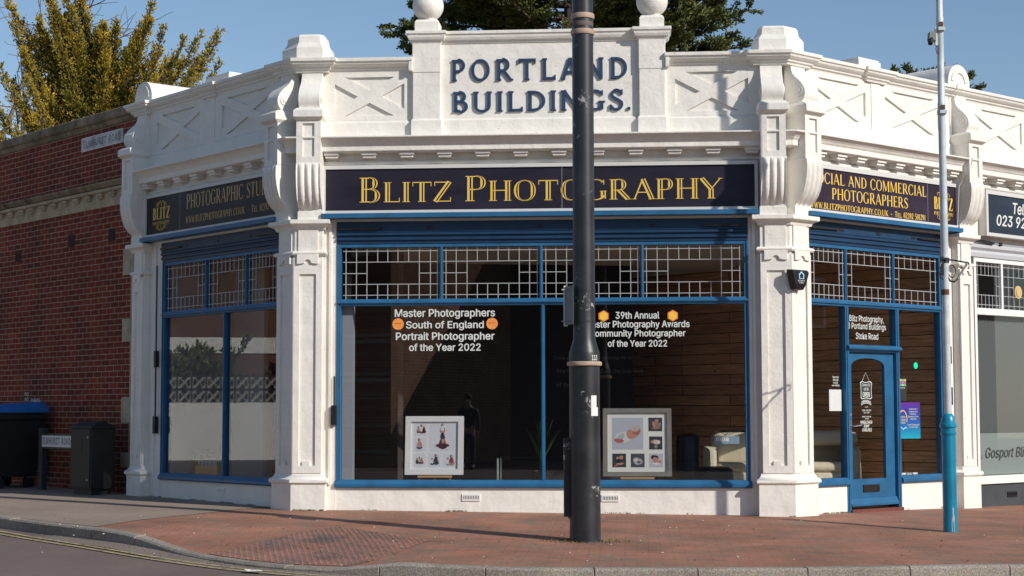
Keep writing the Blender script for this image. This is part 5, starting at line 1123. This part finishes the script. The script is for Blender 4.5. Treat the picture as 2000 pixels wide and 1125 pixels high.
# sensor camera on the pole
sc2 = empty('box_camera', (5.08, 20.2, 5.70), 'small grey box camera clamped high on the left of the slim pole', 'camera')
mb = MB(); mb.loft([[(5.065, 20.16, 5.76), (5.16, 20.18, 5.75), (5.16, 20.28, 5.75), (5.065, 20.26, 5.76)], [(5.075, 20.16, 5.86), (5.16, 20.18, 5.875), (5.16, 20.28, 5.875), (5.075, 20.26, 5.86)]]); mb.build('housing', mat('dark_grey_housing', (.10, .12, .13), .5), sc2, bevel=.006)
mb = MB(); mb.box(5.155, 5.178, -20.26, -20.2, 5.70, 5.92); mb.build('mount_plate', M['letter_white'], sc2)
mb = MB(); mb.tube([(5.10, 20.2, 5.78), (5.075, 20.14, 5.71)], [.035, .03], 10); mb.build('lens_barrel', M['black'], sc2)
mb = MB(); mb.tube([(5.17, 20.22, 5.70), (5.155, 20.2, 5.66), (5.165, 20.2, 5.61), (5.18, 20.22, 5.60)], .005, 5); mb.build('cable', M['black'], sc2)
# cable on the right pier
cbm = empty('cable', (*W('R', 3.68, .2), 3.9), 'thin cream cable running down beside the right hand console', 'cable')
mb = MB(); mb.tube([(3.715, -.20, 6.07), (3.71, -.205, 5.95), (3.70, -.10, 5.80), (3.70, -.07, 5.2), (3.72, -.10, 5.02), (3.80, -.38, 4.94), (3.76, -.36, 4.80), (3.70, -.20, 4.55), (3.70, -.16, 3.98)], .007, 5); mb.build('cable_run', M['sign_frame'], cbm, 'R')
# run chains and guide rods beside the windows
for k, u, z0, z1, lab in (('L', -3.80, .95, 3.5, 'black awning rod hanging beside the left window frame'), ('F', -2.385, 1.1, 1.75, 'short dark hinge rod beside the left edge of the front window'), ('R', 3.55, 1.35, 3.3, 'dark awning rod and chain between the blue frame and the right pier')):
    e_ = empty('awning_rod', (*W(k, u, .05), z0), lab, 'rod'); mb = MB(); mb.tube([(u, -.07, z0+.2), (u, -.07, z1)], .013, 6); mb.build('rod', M['black'], e_, k)
    mb = MB(); mb.box(u-.035, u+.035, .04, .10, z0, z0+.26); mb.build('winding_box', M['black'], e_, k, bevel=.006)
    if k != 'F': mb = MB(); mb.box(u-.03, u+.03, .04, .095, 1.95, 2.2); mb.build('bracket', M['black'], e_, k)

# ================================================================== TREES
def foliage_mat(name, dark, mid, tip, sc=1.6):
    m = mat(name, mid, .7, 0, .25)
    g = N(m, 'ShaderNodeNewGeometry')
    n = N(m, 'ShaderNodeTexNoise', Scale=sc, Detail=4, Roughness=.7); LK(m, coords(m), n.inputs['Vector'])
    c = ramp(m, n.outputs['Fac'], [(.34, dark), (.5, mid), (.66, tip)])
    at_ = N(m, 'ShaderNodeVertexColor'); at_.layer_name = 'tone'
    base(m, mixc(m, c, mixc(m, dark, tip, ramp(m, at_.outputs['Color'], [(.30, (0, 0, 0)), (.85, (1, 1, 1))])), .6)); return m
class Leaf:
    """many small pointed sprigs; tone says how far along its twig each sprig sits"""
    def __init__(s): s.v = []; s.f = []; s.t = []
    def sprig(s, p, d, l, w_, tone, rnd):
        up = Vector((rnd.uniform(-1, 1), rnd.uniform(-1, 1), rnd.uniform(-1, 1))); x = d.cross(up)
        if x.length < 1e-3: return
        x.normalize(); y = d.cross(x)
        for q in (x, y):
            o = len(s.v); m_ = p+d*l*.38
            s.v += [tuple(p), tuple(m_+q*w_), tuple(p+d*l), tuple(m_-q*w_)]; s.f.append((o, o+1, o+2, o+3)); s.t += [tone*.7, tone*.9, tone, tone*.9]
    def build(s, name, mt, par):
        me = bpy.data.meshes.new(name); me.from_pydata(s.v, [], s.f); me.materials.append(mt)
        ca_ = me.color_attributes.new('tone', 'FLOAT_COLOR', 'POINT')
        buf = []
        for t in s.t: buf += [t, t, t, 1]
        ca_.data.foreach_set('color', buf)
        o = bpy.data.objects.new(name, me); COL.objects.link(o); MW[o] = Matrix.Identity(4); o.parent = par; o.matrix_parent_inverse = MW[par].inverted(); return o
def rv(rnd, a=1): return Vector((rnd.uniform(-a, a), rnd.uniform(-a, a), rnd.uniform(-a, a)))
def plume(lf, pts, rnd, w0, dens, l0, flat=1.0, toneb=0):
    """a branch clothed in sprigs, fat in the middle and tapering to its tip; every side shoot is itself a little spire"""
    n = len(pts)
    for i in range(n-1):
        a, b = pts[i], pts[i+1]; d0 = (b-a).normalized(); f = (i+.5)/(n-1); rad = w0*(math.sin(math.pi*min(1, f*.8+.18))**.8)*(1-f*.35)+.02
        for k in range(int(dens)):
            p = a.lerp(b, rnd.random()); off = rv(rnd).normalized(); off = (off-d0*off.dot(d0)); off.z *= flat
            q = rnd.random()**.6; side = (d0*rnd.uniform(.5, 1.2)+off*rnd.uniform(.5, 1.0)+Vector((0, 0, .15))).normalized()
            s0 = p+off*rad*q*.5; L_ = rad*rnd.uniform(.6, 1.3)*(1.1-q*.3)+.05
            m_ = max(2, int(L_/l0*1.6))
            for j in range(m_):
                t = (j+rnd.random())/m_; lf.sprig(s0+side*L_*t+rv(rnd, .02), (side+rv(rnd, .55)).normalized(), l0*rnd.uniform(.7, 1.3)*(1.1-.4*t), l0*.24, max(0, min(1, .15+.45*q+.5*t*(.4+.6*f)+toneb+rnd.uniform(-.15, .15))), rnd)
def curve(p0, d0, L_, n, rnd, lift=.0, wob=.15):
    P = [Vector(p0)]; d = Vector(d0).normalized()
    for i in range(n): d = (d+Vector((0, 0, lift/n))+rv(rnd, wob/n*2)).normalized(); P.append(P[-1]+d*L_/n)
    return P
# golden cypress behind the brick building
rnd = random.Random(21); TX, TY = -8.55, 34.5
t1 = empty('golden_cypress', (TX, TY, 0), 'golden green cypress with upswept pointed branches rising behind the brick wall', 'tree', None)
def from_px(px, py, Y):
    """world point at depth Y seen at a pixel of the photograph (used only to note where branch tips were measured)"""
    x = px-1000; y = 562.5-py; th = R(4.15); return Vector((x, 3290*math.cos(th)-y*math.sin(th), 3290*math.sin(th)+y*math.cos(th)))*(Y/(3290*math.cos(th)-y*math.sin(th)))+Vector((0, 0, 1.29))
tips = [(30, 2), (12, 34), (60, 20), (107, -12), (121, 2), (167, -15), (153, 18), (194, 39), (268, 7), (262, 30), (322, 32), (213, 52), (249, 62), (389, 52), (414, 43), (421, 68), (416, 103), (400, 125), (27, 85), (21, 142), (2, 181), (200, 68), (128, 66), (338, 71), (370, 85), (92, 70), (290, 80), (380, 110), (60, 110), (230, 95), (160, 90), (40, 165), (345, 110)]
tips = [(from_px(a_, b_, TY).x, from_px(a_, b_, TY).z) for a_, b_ in tips]
lf = Leaf(); mbk = MB(); mbk.tube([(TX, TY, -.2), (TX+.05, TY, 4), (TX-.05, TY, 8.4)], [.28, .2, .08], 8)
for i, (x, z) in enumerate(tips+tips[::2]):
    yy = TY+rnd.uniform(-1.3, 1.3); dx = x-TX
    if i >= len(tips): x = TX+dx*rnd.uniform(.55, .9); z = z-rnd.uniform(.3, .9); dx = x-TX
    z0 = max(5.0, z-1.5-abs(dx)*.62+rnd.uniform(-.3, .3)); p0 = Vector((TX+dx*.12, TY+(yy-TY)*.1, z0)); p3 = Vector((x, yy, z)); P = []
    c1 = Vector((TX+dx*.62, TY+(yy-TY)*.5, z0+(z-z0)*.42))
    for j in range(10): t = j/9; P.append(p0*(1-t)**2+c1*2*t*(1-t)+p3*t*t+rv(rnd, .03))
    mbk.tube(P, [.05*(1-.8*j/9) for j in range(10)], 5)
    plume(lf, P[1:], rnd, .21, 48, .07)
for i in range(44):
    a = rnd.uniform(0, 6.28); z0 = rnd.uniform(5.2, 7.2); r_ = rnd.uniform(1.0, 1.9)*(1-.12*(z0-5)); P = curve((TX, TY, z0), (math.cos(a), math.sin(a), .45), r_, 6, rnd, .5); plume(lf, P[1:], rnd, .26, 34, .075, 1, -.15)
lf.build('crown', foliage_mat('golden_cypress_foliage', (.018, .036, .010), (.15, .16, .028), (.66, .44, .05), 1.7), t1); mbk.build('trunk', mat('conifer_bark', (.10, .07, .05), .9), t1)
# small golden bush tip at the very left edge above the wall
rnd = random.Random(5); t2 = empty('golden_bush', (-10.2, 34, 0), 'bright yellow shrub tip just over the coping at the left edge', 'shrub')
lf = Leaf(); mbk = MB(); mbk.tube([(-10.25, 34, -.2), (-10.25, 34, 5.6)], [.1, .04], 6)
for i in range(22): P = curve((-10.25, 34, rnd.uniform(5.0, 6.2)), (rnd.uniform(-1, 1), rnd.uniform(-.6, .6), .9), rnd.uniform(.4, .9), 5, rnd, .2); plume(lf, P, rnd, .22, 12, .12, 1, .1)
lf.build('foliage', foliage_mat('yellow_shrub_foliage', (.10, .09, .015), (.35, .26, .03), (.55, .42, .05)), t2); mbk.build('stem', bpy.data.materials['conifer_bark'], t2)
# big dark cypress behind the pediment
rnd = random.Random(9); CX_, CY_ = 1.5, 41.0
t3 = empty('dark_cypress', (CX_, CY_, 0), 'large dark green cypress spreading wide behind the lettered pediment', 'tree')
lf = Leaf(); mbk = MB(); mbk.tube([(CX_, CY_, -.2), (CX_+.2, CY_, 6), (CX_-.1, CY_, 13.5)], [.5, .38, .12], 10)
for i in range(150):
    z0 = rnd.uniform(8.6, 13.6); a = rnd.uniform(0, 6.28); prof_ = 3.9 if z0 < 12 else 3.9*(1-(z0-12)/3.2)
    L_ = prof_*rnd.uniform(.75, 1.02)*(.8+.25*abs(math.cos(a)))
    P = curve((CX_+.1*math.cos(a), CY_+.1*math.sin(a), z0), (math.cos(a), math.sin(a)*.8, .12), L_, 9, rnd, .12, .35)
    mbk.tube(P, [.045*(1-.85*j/9) for j in range(10)], 4)
    for j in range(3, 10, 1):
        for _ in range(3):
            q = P[j]; d = (P[j]-P[j-1]).normalized(); dd = (d*.8+rv(rnd, .8)); dd.z = dd.z*.35+.12; Q = curve(q, dd, rnd.uniform(.4, .85)*(1.15-.05*j), 4, rnd, .2); plume(lf, Q, rnd, .15, 9, .095, .4)
for x, z, x2, z2 in ((-.9, 10.7, -2.75, 10.55), (-.9, 10.3, -2.75, 10.32), (-.6, 10.4, -2.2, 10.5), (-.8, 9.7, -2.35, 9.95), (-.7, 9.9, -2.1, 9.72), (3.6, 10.6, 5.65, 10.95), (3.4, 10.2, 5.9, 10.12), (3.7, 9.8, 5.0, 9.75), (3.2, 10.9, 5.2, 11.3), (3.4, 10.0, 5.3, 10.25), (3.5, 9.6, 4.6, 9.5)):
    a_, b_ = Vector((x, CY_-.3, z)), Vector((x2, CY_-.8, z2)); P = [a_.lerp(b_, j/6)+Vector((0, 0, -.12*math.sin(math.pi*j/6)))+rv(rnd, .04) for j in range(7)]
    mbk.tube([Vector((CX_, CY_, z-.2))]+P, .025, 4); plume(lf, P, rnd, .13, 20, .09, .4)
    for j in range(2, 7):
        for _ in range(2): Q = curve(P[j], (b_-a_).normalized()+rv(rnd, .7), rnd.uniform(.2, .4), 3, rnd, .2); plume(lf, Q, rnd, .11, 10, .09, .4)
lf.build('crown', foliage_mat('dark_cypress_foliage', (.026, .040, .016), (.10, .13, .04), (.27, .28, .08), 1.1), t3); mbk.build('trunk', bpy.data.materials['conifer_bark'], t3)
# cypress tips over the right parapet
rnd = random.Random(13); t4 = empty('small_cypress', (10.0, 41, 0), 'dark cypress whose flat topped sprays show over the right parapet', 'tree')
lf = Leaf(); mbk = MB(); mbk.tube([(10.2, 41, -.2), (10.2, 41, 8.6)], [.3, .08], 8)
for x, z in ((9.35, 9.58), (9.7, 9.62), (10.15, 9.5), (10.5, 9.66), (10.9, 9.6), (11.3, 9.5), (11.5, 9.2), (11.75, 8.9), (9.9, 9.3), (10.7, 9.3), (9.5, 9.3), (11.2, 9.1), (10.2, 9.35), (11.0, 8.9)):
    a_, b_ = Vector((10.3, 41, z-.9)), Vector((x, 40.8, z)); P = [a_.lerp(b_, j/7)+rv(rnd, .04) for j in range(8)]; mbk.tube(P, .03, 4); plume(lf, P[2:], rnd, .19, 26, .10, .4)
for i in range(40): a = rnd.uniform(0, 6.28); P = curve((10.3, 41, rnd.uniform(4, 8.2)), (math.cos(a), math.sin(a), .3), rnd.uniform(1.2, 2), 6, rnd, .3); plume(lf, P, rnd, .3, 9, .17, .6)
lf.build('crown', bpy.data.materials['dark_cypress_foliage'], t4); mbk.build('trunk', bpy.data.materials['conifer_bark'], t4)
# bare winter tree at the left edge
rnd = random.Random(4); t5 = empty('bare_tree', (-12.6, 44, 0), 'leafless winter tree with fine twigs at the left edge behind the wall', 'tree'); mbk = MB(); mbt = MB()
def limb(p, d, L_, r_, lvl):
    P = curve(p, d, L_, 5, rnd, .15, .5); (mbk if lvl < 3 else mbt).tube(P, [r_*(1-.5*j/5) for j in range(6)], 5 if lvl < 3 else 3)
    if lvl < 5:
        for j in range(3 if lvl else 5): limb(P[rnd.randint(2, 5)], (P[-1]-P[-2]).normalized()+rv(rnd, .85), L_*rnd.uniform(.55, .78), r_*.55, lvl+1)
limb((-12.6, 44, -.2), (0.02, 0, 1), 7.0, .24, 0)
mbk.build('trunk', mat('grey_bark', (.13, .10, .085), .9), t5); mbt.build('twigs', bpy.data.materials['grey_bark'], t5)

for k_, o_, a_ in (('Q', (-7.1, -2.0), math.atan2(-.95, .31)), ('P', (-31.9, 33.6), math.atan2(-.95, -.31))):
    DIR[k_] = (math.cos(a_), math.sin(a_)); ORG[k_] = o_; MAT[k_] = Matrix.Translation((*o_, 0)) @ Matrix.Rotation(a_, 4, 'Z')
# ================================================================== ACROSS THE STREETS (seen only as reflections in the glass)
def house(name, pts_k, u0, u1, n0, n1, h, mt_, label, cat='house', band=None, wins=()):
    c = W(pts_k, (u0+u1)/2, (n0+n1)/2); e_ = empty(name, (c[0], c[1], -.4), label, cat)
    mb = MB(); mb.box(u0, u1, n0, n1, -.6, h); w_ = mb.build('wall', mt_, e_, pts_k)
    mb = MB(); mb.loft([[(u0-.3, -n1-.3, h), (u1+.3, -n1-.3, h), (u1+.3, -n0+.3, h), (u0-.3, -n0+.3, h)], [(u0-.3, -n1-.3, h+.15), (u1+.3, -n1-.3, h+.15), (u1+.3, -n0+.3, h+.15), (u0-.3, -n0+.3, h+.15)], [(u0+1.5, -(n0+n1)/2-.1, h+2.2), (u1-1.5, -(n0+n1)/2-.1, h+2.2), (u1-1.5, -(n0+n1)/2+.1, h+2.2), (u0+1.5, -(n0+n1)/2+.1, h+2.2)]]); mb.build('roof', mat('slate_roof', (.06, .055, .06), .8), e_, pts_k)
    if band: mb = MB(); mb.box(u0-.05, u1+.05, n0-.06, n0, *band); mb.build('band', M['white2'], e_, pts_k)
    for a, z in wins:
        mb = MB(); mb.plate([(a-.6, z-.8), (a+.6, z-.8), (a+.6, z+.8), (a-.6, z+.8)], [[(a-.5, z-.7), (a+.5, z-.7), (a+.5, z+.7), (a-.5, z+.7)]], n0, n0-.07); q = mb.build('window', M['white_gloss'], e_, pts_k)
        mb = MB(); mb.box(a-.5, a+.5, n0-.03, n0-.01, z-.7, z+.7); mb.build('pane', M['black'], q, pts_k)
    return e_
house('brick_house', 'P', -3.0, 16, 6, 13, 9.6, M['brick_house'], 'orange brick house with white band facing the left side window', band=(3.3, 3.85), wins=((9, 2.2), (12, 5.6)))
house('brick_house', 'P', -17, -4.5, 8, 15, 7.5, M['brick_house'], 'orange brick house beyond the screen wall facing the left pier', band=(3.6, 4.1), wins=((-8, 5.6),))
house('brick_house', 'Q', 0, 9, 0, 6, 6.4, brick('warm_brick_wall', (.42, .19, .11), (.30, .13, .08), (.48, .25, .14), (.5, .45, .38)), 'orange brick building with sunlit gable across the road facing the front window', wins=((-4, 4.2),))
house('shop_block', 'F', -7, 20, 32, 42, 7.2, mat('dark_render', (.06, .055, .06), .8), 'dark rendered block across the road facing the right of the front window')
house('shop_block', 'R', 6, 34, 19, 27, 6.8, M['brick_house'], 'long brick parade across the road facing the shop door', wins=((12, 4.6), (18, 4.6), (24, 4.6)))
gw = empty('garden_wall', (*W('P', 0, 0), -.1), 'white rendered garden wall topped with pierced screen blocks across the side street', 'wall')
mb = MB(); mb.box(-16, 16, 0, .25, -.5, 1.55); mb.build('wall', M['white2'], gw, 'P')
mb = MB()
for i in range(71):
    a = -16+.45*i
    for z in (1.56, 2.0): mb.plate([(a, z), (a+.43, z), (a+.43, z+.42), (a, z+.42)], [[(a+.06, z+.12), (a+.15, z+.21), (a+.06, z+.30)], [(a+.37, z+.12), (a+.37, z+.30), (a+.28, z+.21)], [(a+.13, z+.05), (a+.30, z+.05), (a+.215, z+.14)], [(a+.13, z+.37), (a+.215, z+.28), (a+.30, z+.37)]], .06, .16)
mb.build('screen_blocks', mat('concrete_block', (.30, .29, .26), .9), gw, 'P')
rnd = random.Random(8)
for u, h_, lab in ((-7.5, 4.6, 'dense evergreen bush behind the screen wall, left'), (-4.2, 5.6, 'tall evergreen bush next to the brick house behind the screen wall'), (-.5, 4.4, 'low evergreen bush in front of the brick house'), (3.8, 6.2, 'tall twiggy bush in front of the banded brick house')):
    c = W('P', u, 2); e_ = empty('bush', (*c, 0), lab, 'bush'); lf = Leaf(); mbk = MB()
    for i in range(46):
        P = curve((c[0]+rnd.uniform(-1, 1), c[1]+rnd.uniform(-1, 1), rnd.uniform(.3, h_*.6)), (rnd.uniform(-1, 1), rnd.uniform(-1, 1), 1), rnd.uniform(.8, 1.8), 5, rnd, .2, .5); mbk.tube(P, .02, 4); plume(lf, P, rnd, .35, 6, .2)
    lf.build('foliage', bpy.data.materials['dark_cypress_foliage'], e_); mbk.build('stems', bpy.data.materials['grey_bark'], e_)

# ================================================================== THE PERSON REFLECTED IN THE FRONT WINDOW
def skin(name, V_, E_, rads, mt_, par, mw, sub=2):
    me = bpy.data.meshes.new(name); bm = bmesh.new(); ly = bm.verts.layers.skin.verify()
    vv = [bm.verts.new(q) for q in V_]
    for a, b in E_: bm.edges.new((vv[a], vv[b]))
    for q, r_ in zip(vv, rads): q[ly].radius = r_ if isinstance(r_, tuple) else (r_, r_)
    vv[0][ly].use_root = True; bm.to_mesh(me); bm.free(); me.materials.append(mt_)
    o = bpy.data.objects.new(name, me); COL.objects.link(o); o.modifiers.new('skin', 'SKIN')
    s_ = o.modifiers.new('sub', 'SUBSURF'); s_.levels = s_.render_levels = sub
    o.matrix_basis = mw; MW[o] = mw
    if par: o.parent = par; o.matrix_parent_inverse = MW[par].inverted()
    return o
PX, PY = -4.7, -1.0; pz = rz(PX, PY)
pe = empty('person', (PX, PY, pz), 'person in dark jacket and jeans standing across the road, mirrored in the front window', 'person')
TPn = Matrix.Translation((PX, PY, pz)) @ Matrix.Scale(1.14, 4)
V_ = [(0, 0, .95), (0, 0, 1.12), (0, 0, 1.32), (0, 0, 1.45), (0, .01, 1.55), (0, .02, 1.64), (0, .015, 1.72)]; Rr = [(.155, .11), (.14, .10), (.17, .115), (.10, .08), .05, (.075, .09), (.06, .075)]; Ed = [(0, 1), (1, 2), (2, 3), (3, 4), (4, 5), (5, 6)]
def ch(p, pts, rs):
    for q, r_ in zip(pts, rs): V_.append(q); Rr.append(r_); Ed.append((p, len(V_)-1)); p = len(V_)-1
    return p
for sx in (-1, 1):
    ch(0, [(sx*.10, .0, .86), (sx*.11, .01, .48), (sx*.115, -.01, .09), (sx*.125, .12, .035)], [.085, .058, .042, .035])
    h_ = ch(3, [(sx*.19, -.01, 1.41), (sx*.24, -.03, 1.14), (sx*.25, .05, .90), (sx*.25, .07, .83)], [.062, .045, .032, (.018, .038)])
    for j in range(4): ch(h_, [(sx*.25, .045+.018*j, .78), (sx*.245, .05+.018*j, .735)], [.009, .008])
    ch(h_, [(sx*.235, .10, .80), (sx*.225, .115, .77)], [.010, .009])
sk = mat('skin_tone', (.42, .25, .18), .6); body = skin('body', V_, Ed, Rr, sk, pe, TPn)
V_ = []; Ed = []; Rr = []; V_ += [(0, 0, .93), (0, 0, 1.12), (0, 0, 1.32), (0, 0, 1.44)]; Rr += [(.17, .125), (.155, .115), (.185, .13), (.12, .095)]; Ed += [(0, 1), (1, 2), (2, 3)]
for sx in (-1, 1): ch(3, [(sx*.195, -.01, 1.41), (sx*.245, -.03, 1.14), (sx*.252, .045, .92)], [.075, .058, .046])
skin('jacket', V_, Ed, Rr, mat('dark_jacket', (.02, .022, .03), .6), pe, TPn)
V_ = [(0, 0, .95), (0, 0, .88)]; Ed = [(0, 1)]; Rr = [(.165, .12), (.16, .12)]
for sx in (-1, 1): ch(1, [(sx*.10, 0, .82), (sx*.11, .01, .48), (sx*.115, -.01, .10)], [.098, .072, .06])
skin('jeans', V_, Ed, Rr, mat('dark_jeans', (.03, .045, .08), .8), pe, TPn)
mb = MB(); mb.loft([[(.088*f*math.cos(R(t)), -.005+.10*f*math.sin(R(t)), z) for t in range(0, 360, 24)] for f, z in ((.9, 1.66), (1.04, 1.70), (1.0, 1.76), (.7, 1.80), (.2, 1.82))]); mb.build('hair', mat('dark_hair', (.03, .02, .015), .8), pe, TPn, smooth='all')
mb = MB(); mb.loft([[(r_*math.cos(R(t))*.6, .105+z*0+d+r_*math.sin(R(t))*.5, zz) for t in range(0, 360, 60)] for r_, d, zz, z in ((.018, 0, 1.61, 0), (.02, .012, 1.625, 0), (.008, .0, 1.66, 0))]); mb.build('nose', sk, pe, TPn)
for sx in (-1, 1):
    mb = MB(); mb.box(sx*.10+.125*0+(-.05), sx*.10+.05, -.22, .04, .0, .07)
    mb.build('shoe', M['black'], pe, TPn, bevel=.02)
# litter
random.seed(6)
lt = empty('litter_scrap', (-2.55, 16.55, rz(-2.5, 16.5)), 'scrap of white litter lying in the gutter beside the yellow lines', 'litter')
mb = MB(); P = []; 
for i in range(5):
    for j in range(3): x, y = -2.62+.045*i, 16.60+.04*j-.02*i; P.append((x, y, rz(x, y)+.02+random.uniform(0, .02)))
mb.add(P, [(3*i+j, 3*i+j+1, 3*i+j+4, 3*i+j+3) for i in range(4) for j in range(2)]); mb.build('paper', M['letter_white'], lt)

# small weeds and grit at the foot of the walls and posts
rnd = random.Random(31); lf = Leaf()
def along(p, q, n_, dens=1.0):
    for i in range(n_):
        f = rnd.random(); x, y = p[0]+(q[0]-p[0])*f, p[1]+(q[1]-p[1])*f
        if noise.noise(Vector((x*2.3, y*2.3, 0))) < .12: continue
        for k in range(2): lf.sprig(Vector((x+rnd.uniform(-.02, .02), y+rnd.uniform(-.02, .02), gz(x, y))), Vector((rnd.uniform(-.7, .7), rnd.uniform(-.7, .3), 1)).normalized(), rnd.uniform(.012, .03), .005, rnd.random(), rnd)
along(W('F', -2.5, .03), W('F', 3.3, .03), 260); along(W('F', -2.9, .21), W('F', -2.5, .21), 60); along(W('L', -4.5, .21), W('L', -4.05, .21), 90); along(W('L', -4.0, .03), W('L', -.4, .03), 120)
along(W('R', .4, .03), W('R', 1.2, .03), 60); along(W('R', 2.5, .03), W('R', 3.7, .03), 50); along(W('F', 3.25, .21), W('F', 3.7, .21), 50)
for i in range(160):
    a = rnd.uniform(0, 6.28); r_ = rnd.uniform(.17, .42); x, y = .80+r_*math.cos(a)*1.2, 18.68+r_*math.sin(a)*.6; lf.sprig(Vector((x, y, gz(x, y))), Vector((rnd.uniform(-1, 1), rnd.uniform(-1, 1), .6)).normalized(), .03, .006, rnd.random(), rnd)
wd_ = empty('weeds', (0, 22.4, -.05), 'tiny green and brown weeds along the foot of the white walls', 'weeds'); wo = lf.build('weed_tufts', foliage_mat('weed_leaf', (.12, .11, .05), (.22, .21, .08), (.36, .31, .16), 6), wd_)
wd_['kind'] = 'stuff'; wo['kind'] = 'stuff'
mb = MB()
for i in range(170):
    x = rnd.uniform(-6, 6.5); y = rnd.uniform(16.6, 22.0)
    if max((x-ORG[k][0])*DIR[k][1]-(y-ORG[k][1])*DIR[k][0] for k in 'FLR') < .15: continue
    z = gz(x, y)+.007; r_ = rnd.uniform(.004, .014); mb.cur = 0 if rnd.random() < .45 else 1
    mb.loft([[(x+r_*q*math.cos(t*1.256+x), y+r_*q*math.sin(t*1.256+x)*.8, z+h) for t in range(5)] for q, h in ((1, 0), (.7, r_*.6))])
tag(mb.build('grit', [mat('pale_grit', (.55, .52, .47), .8), mat('brown_grit', (.10, .07, .05), .9)]), kind='stuff')
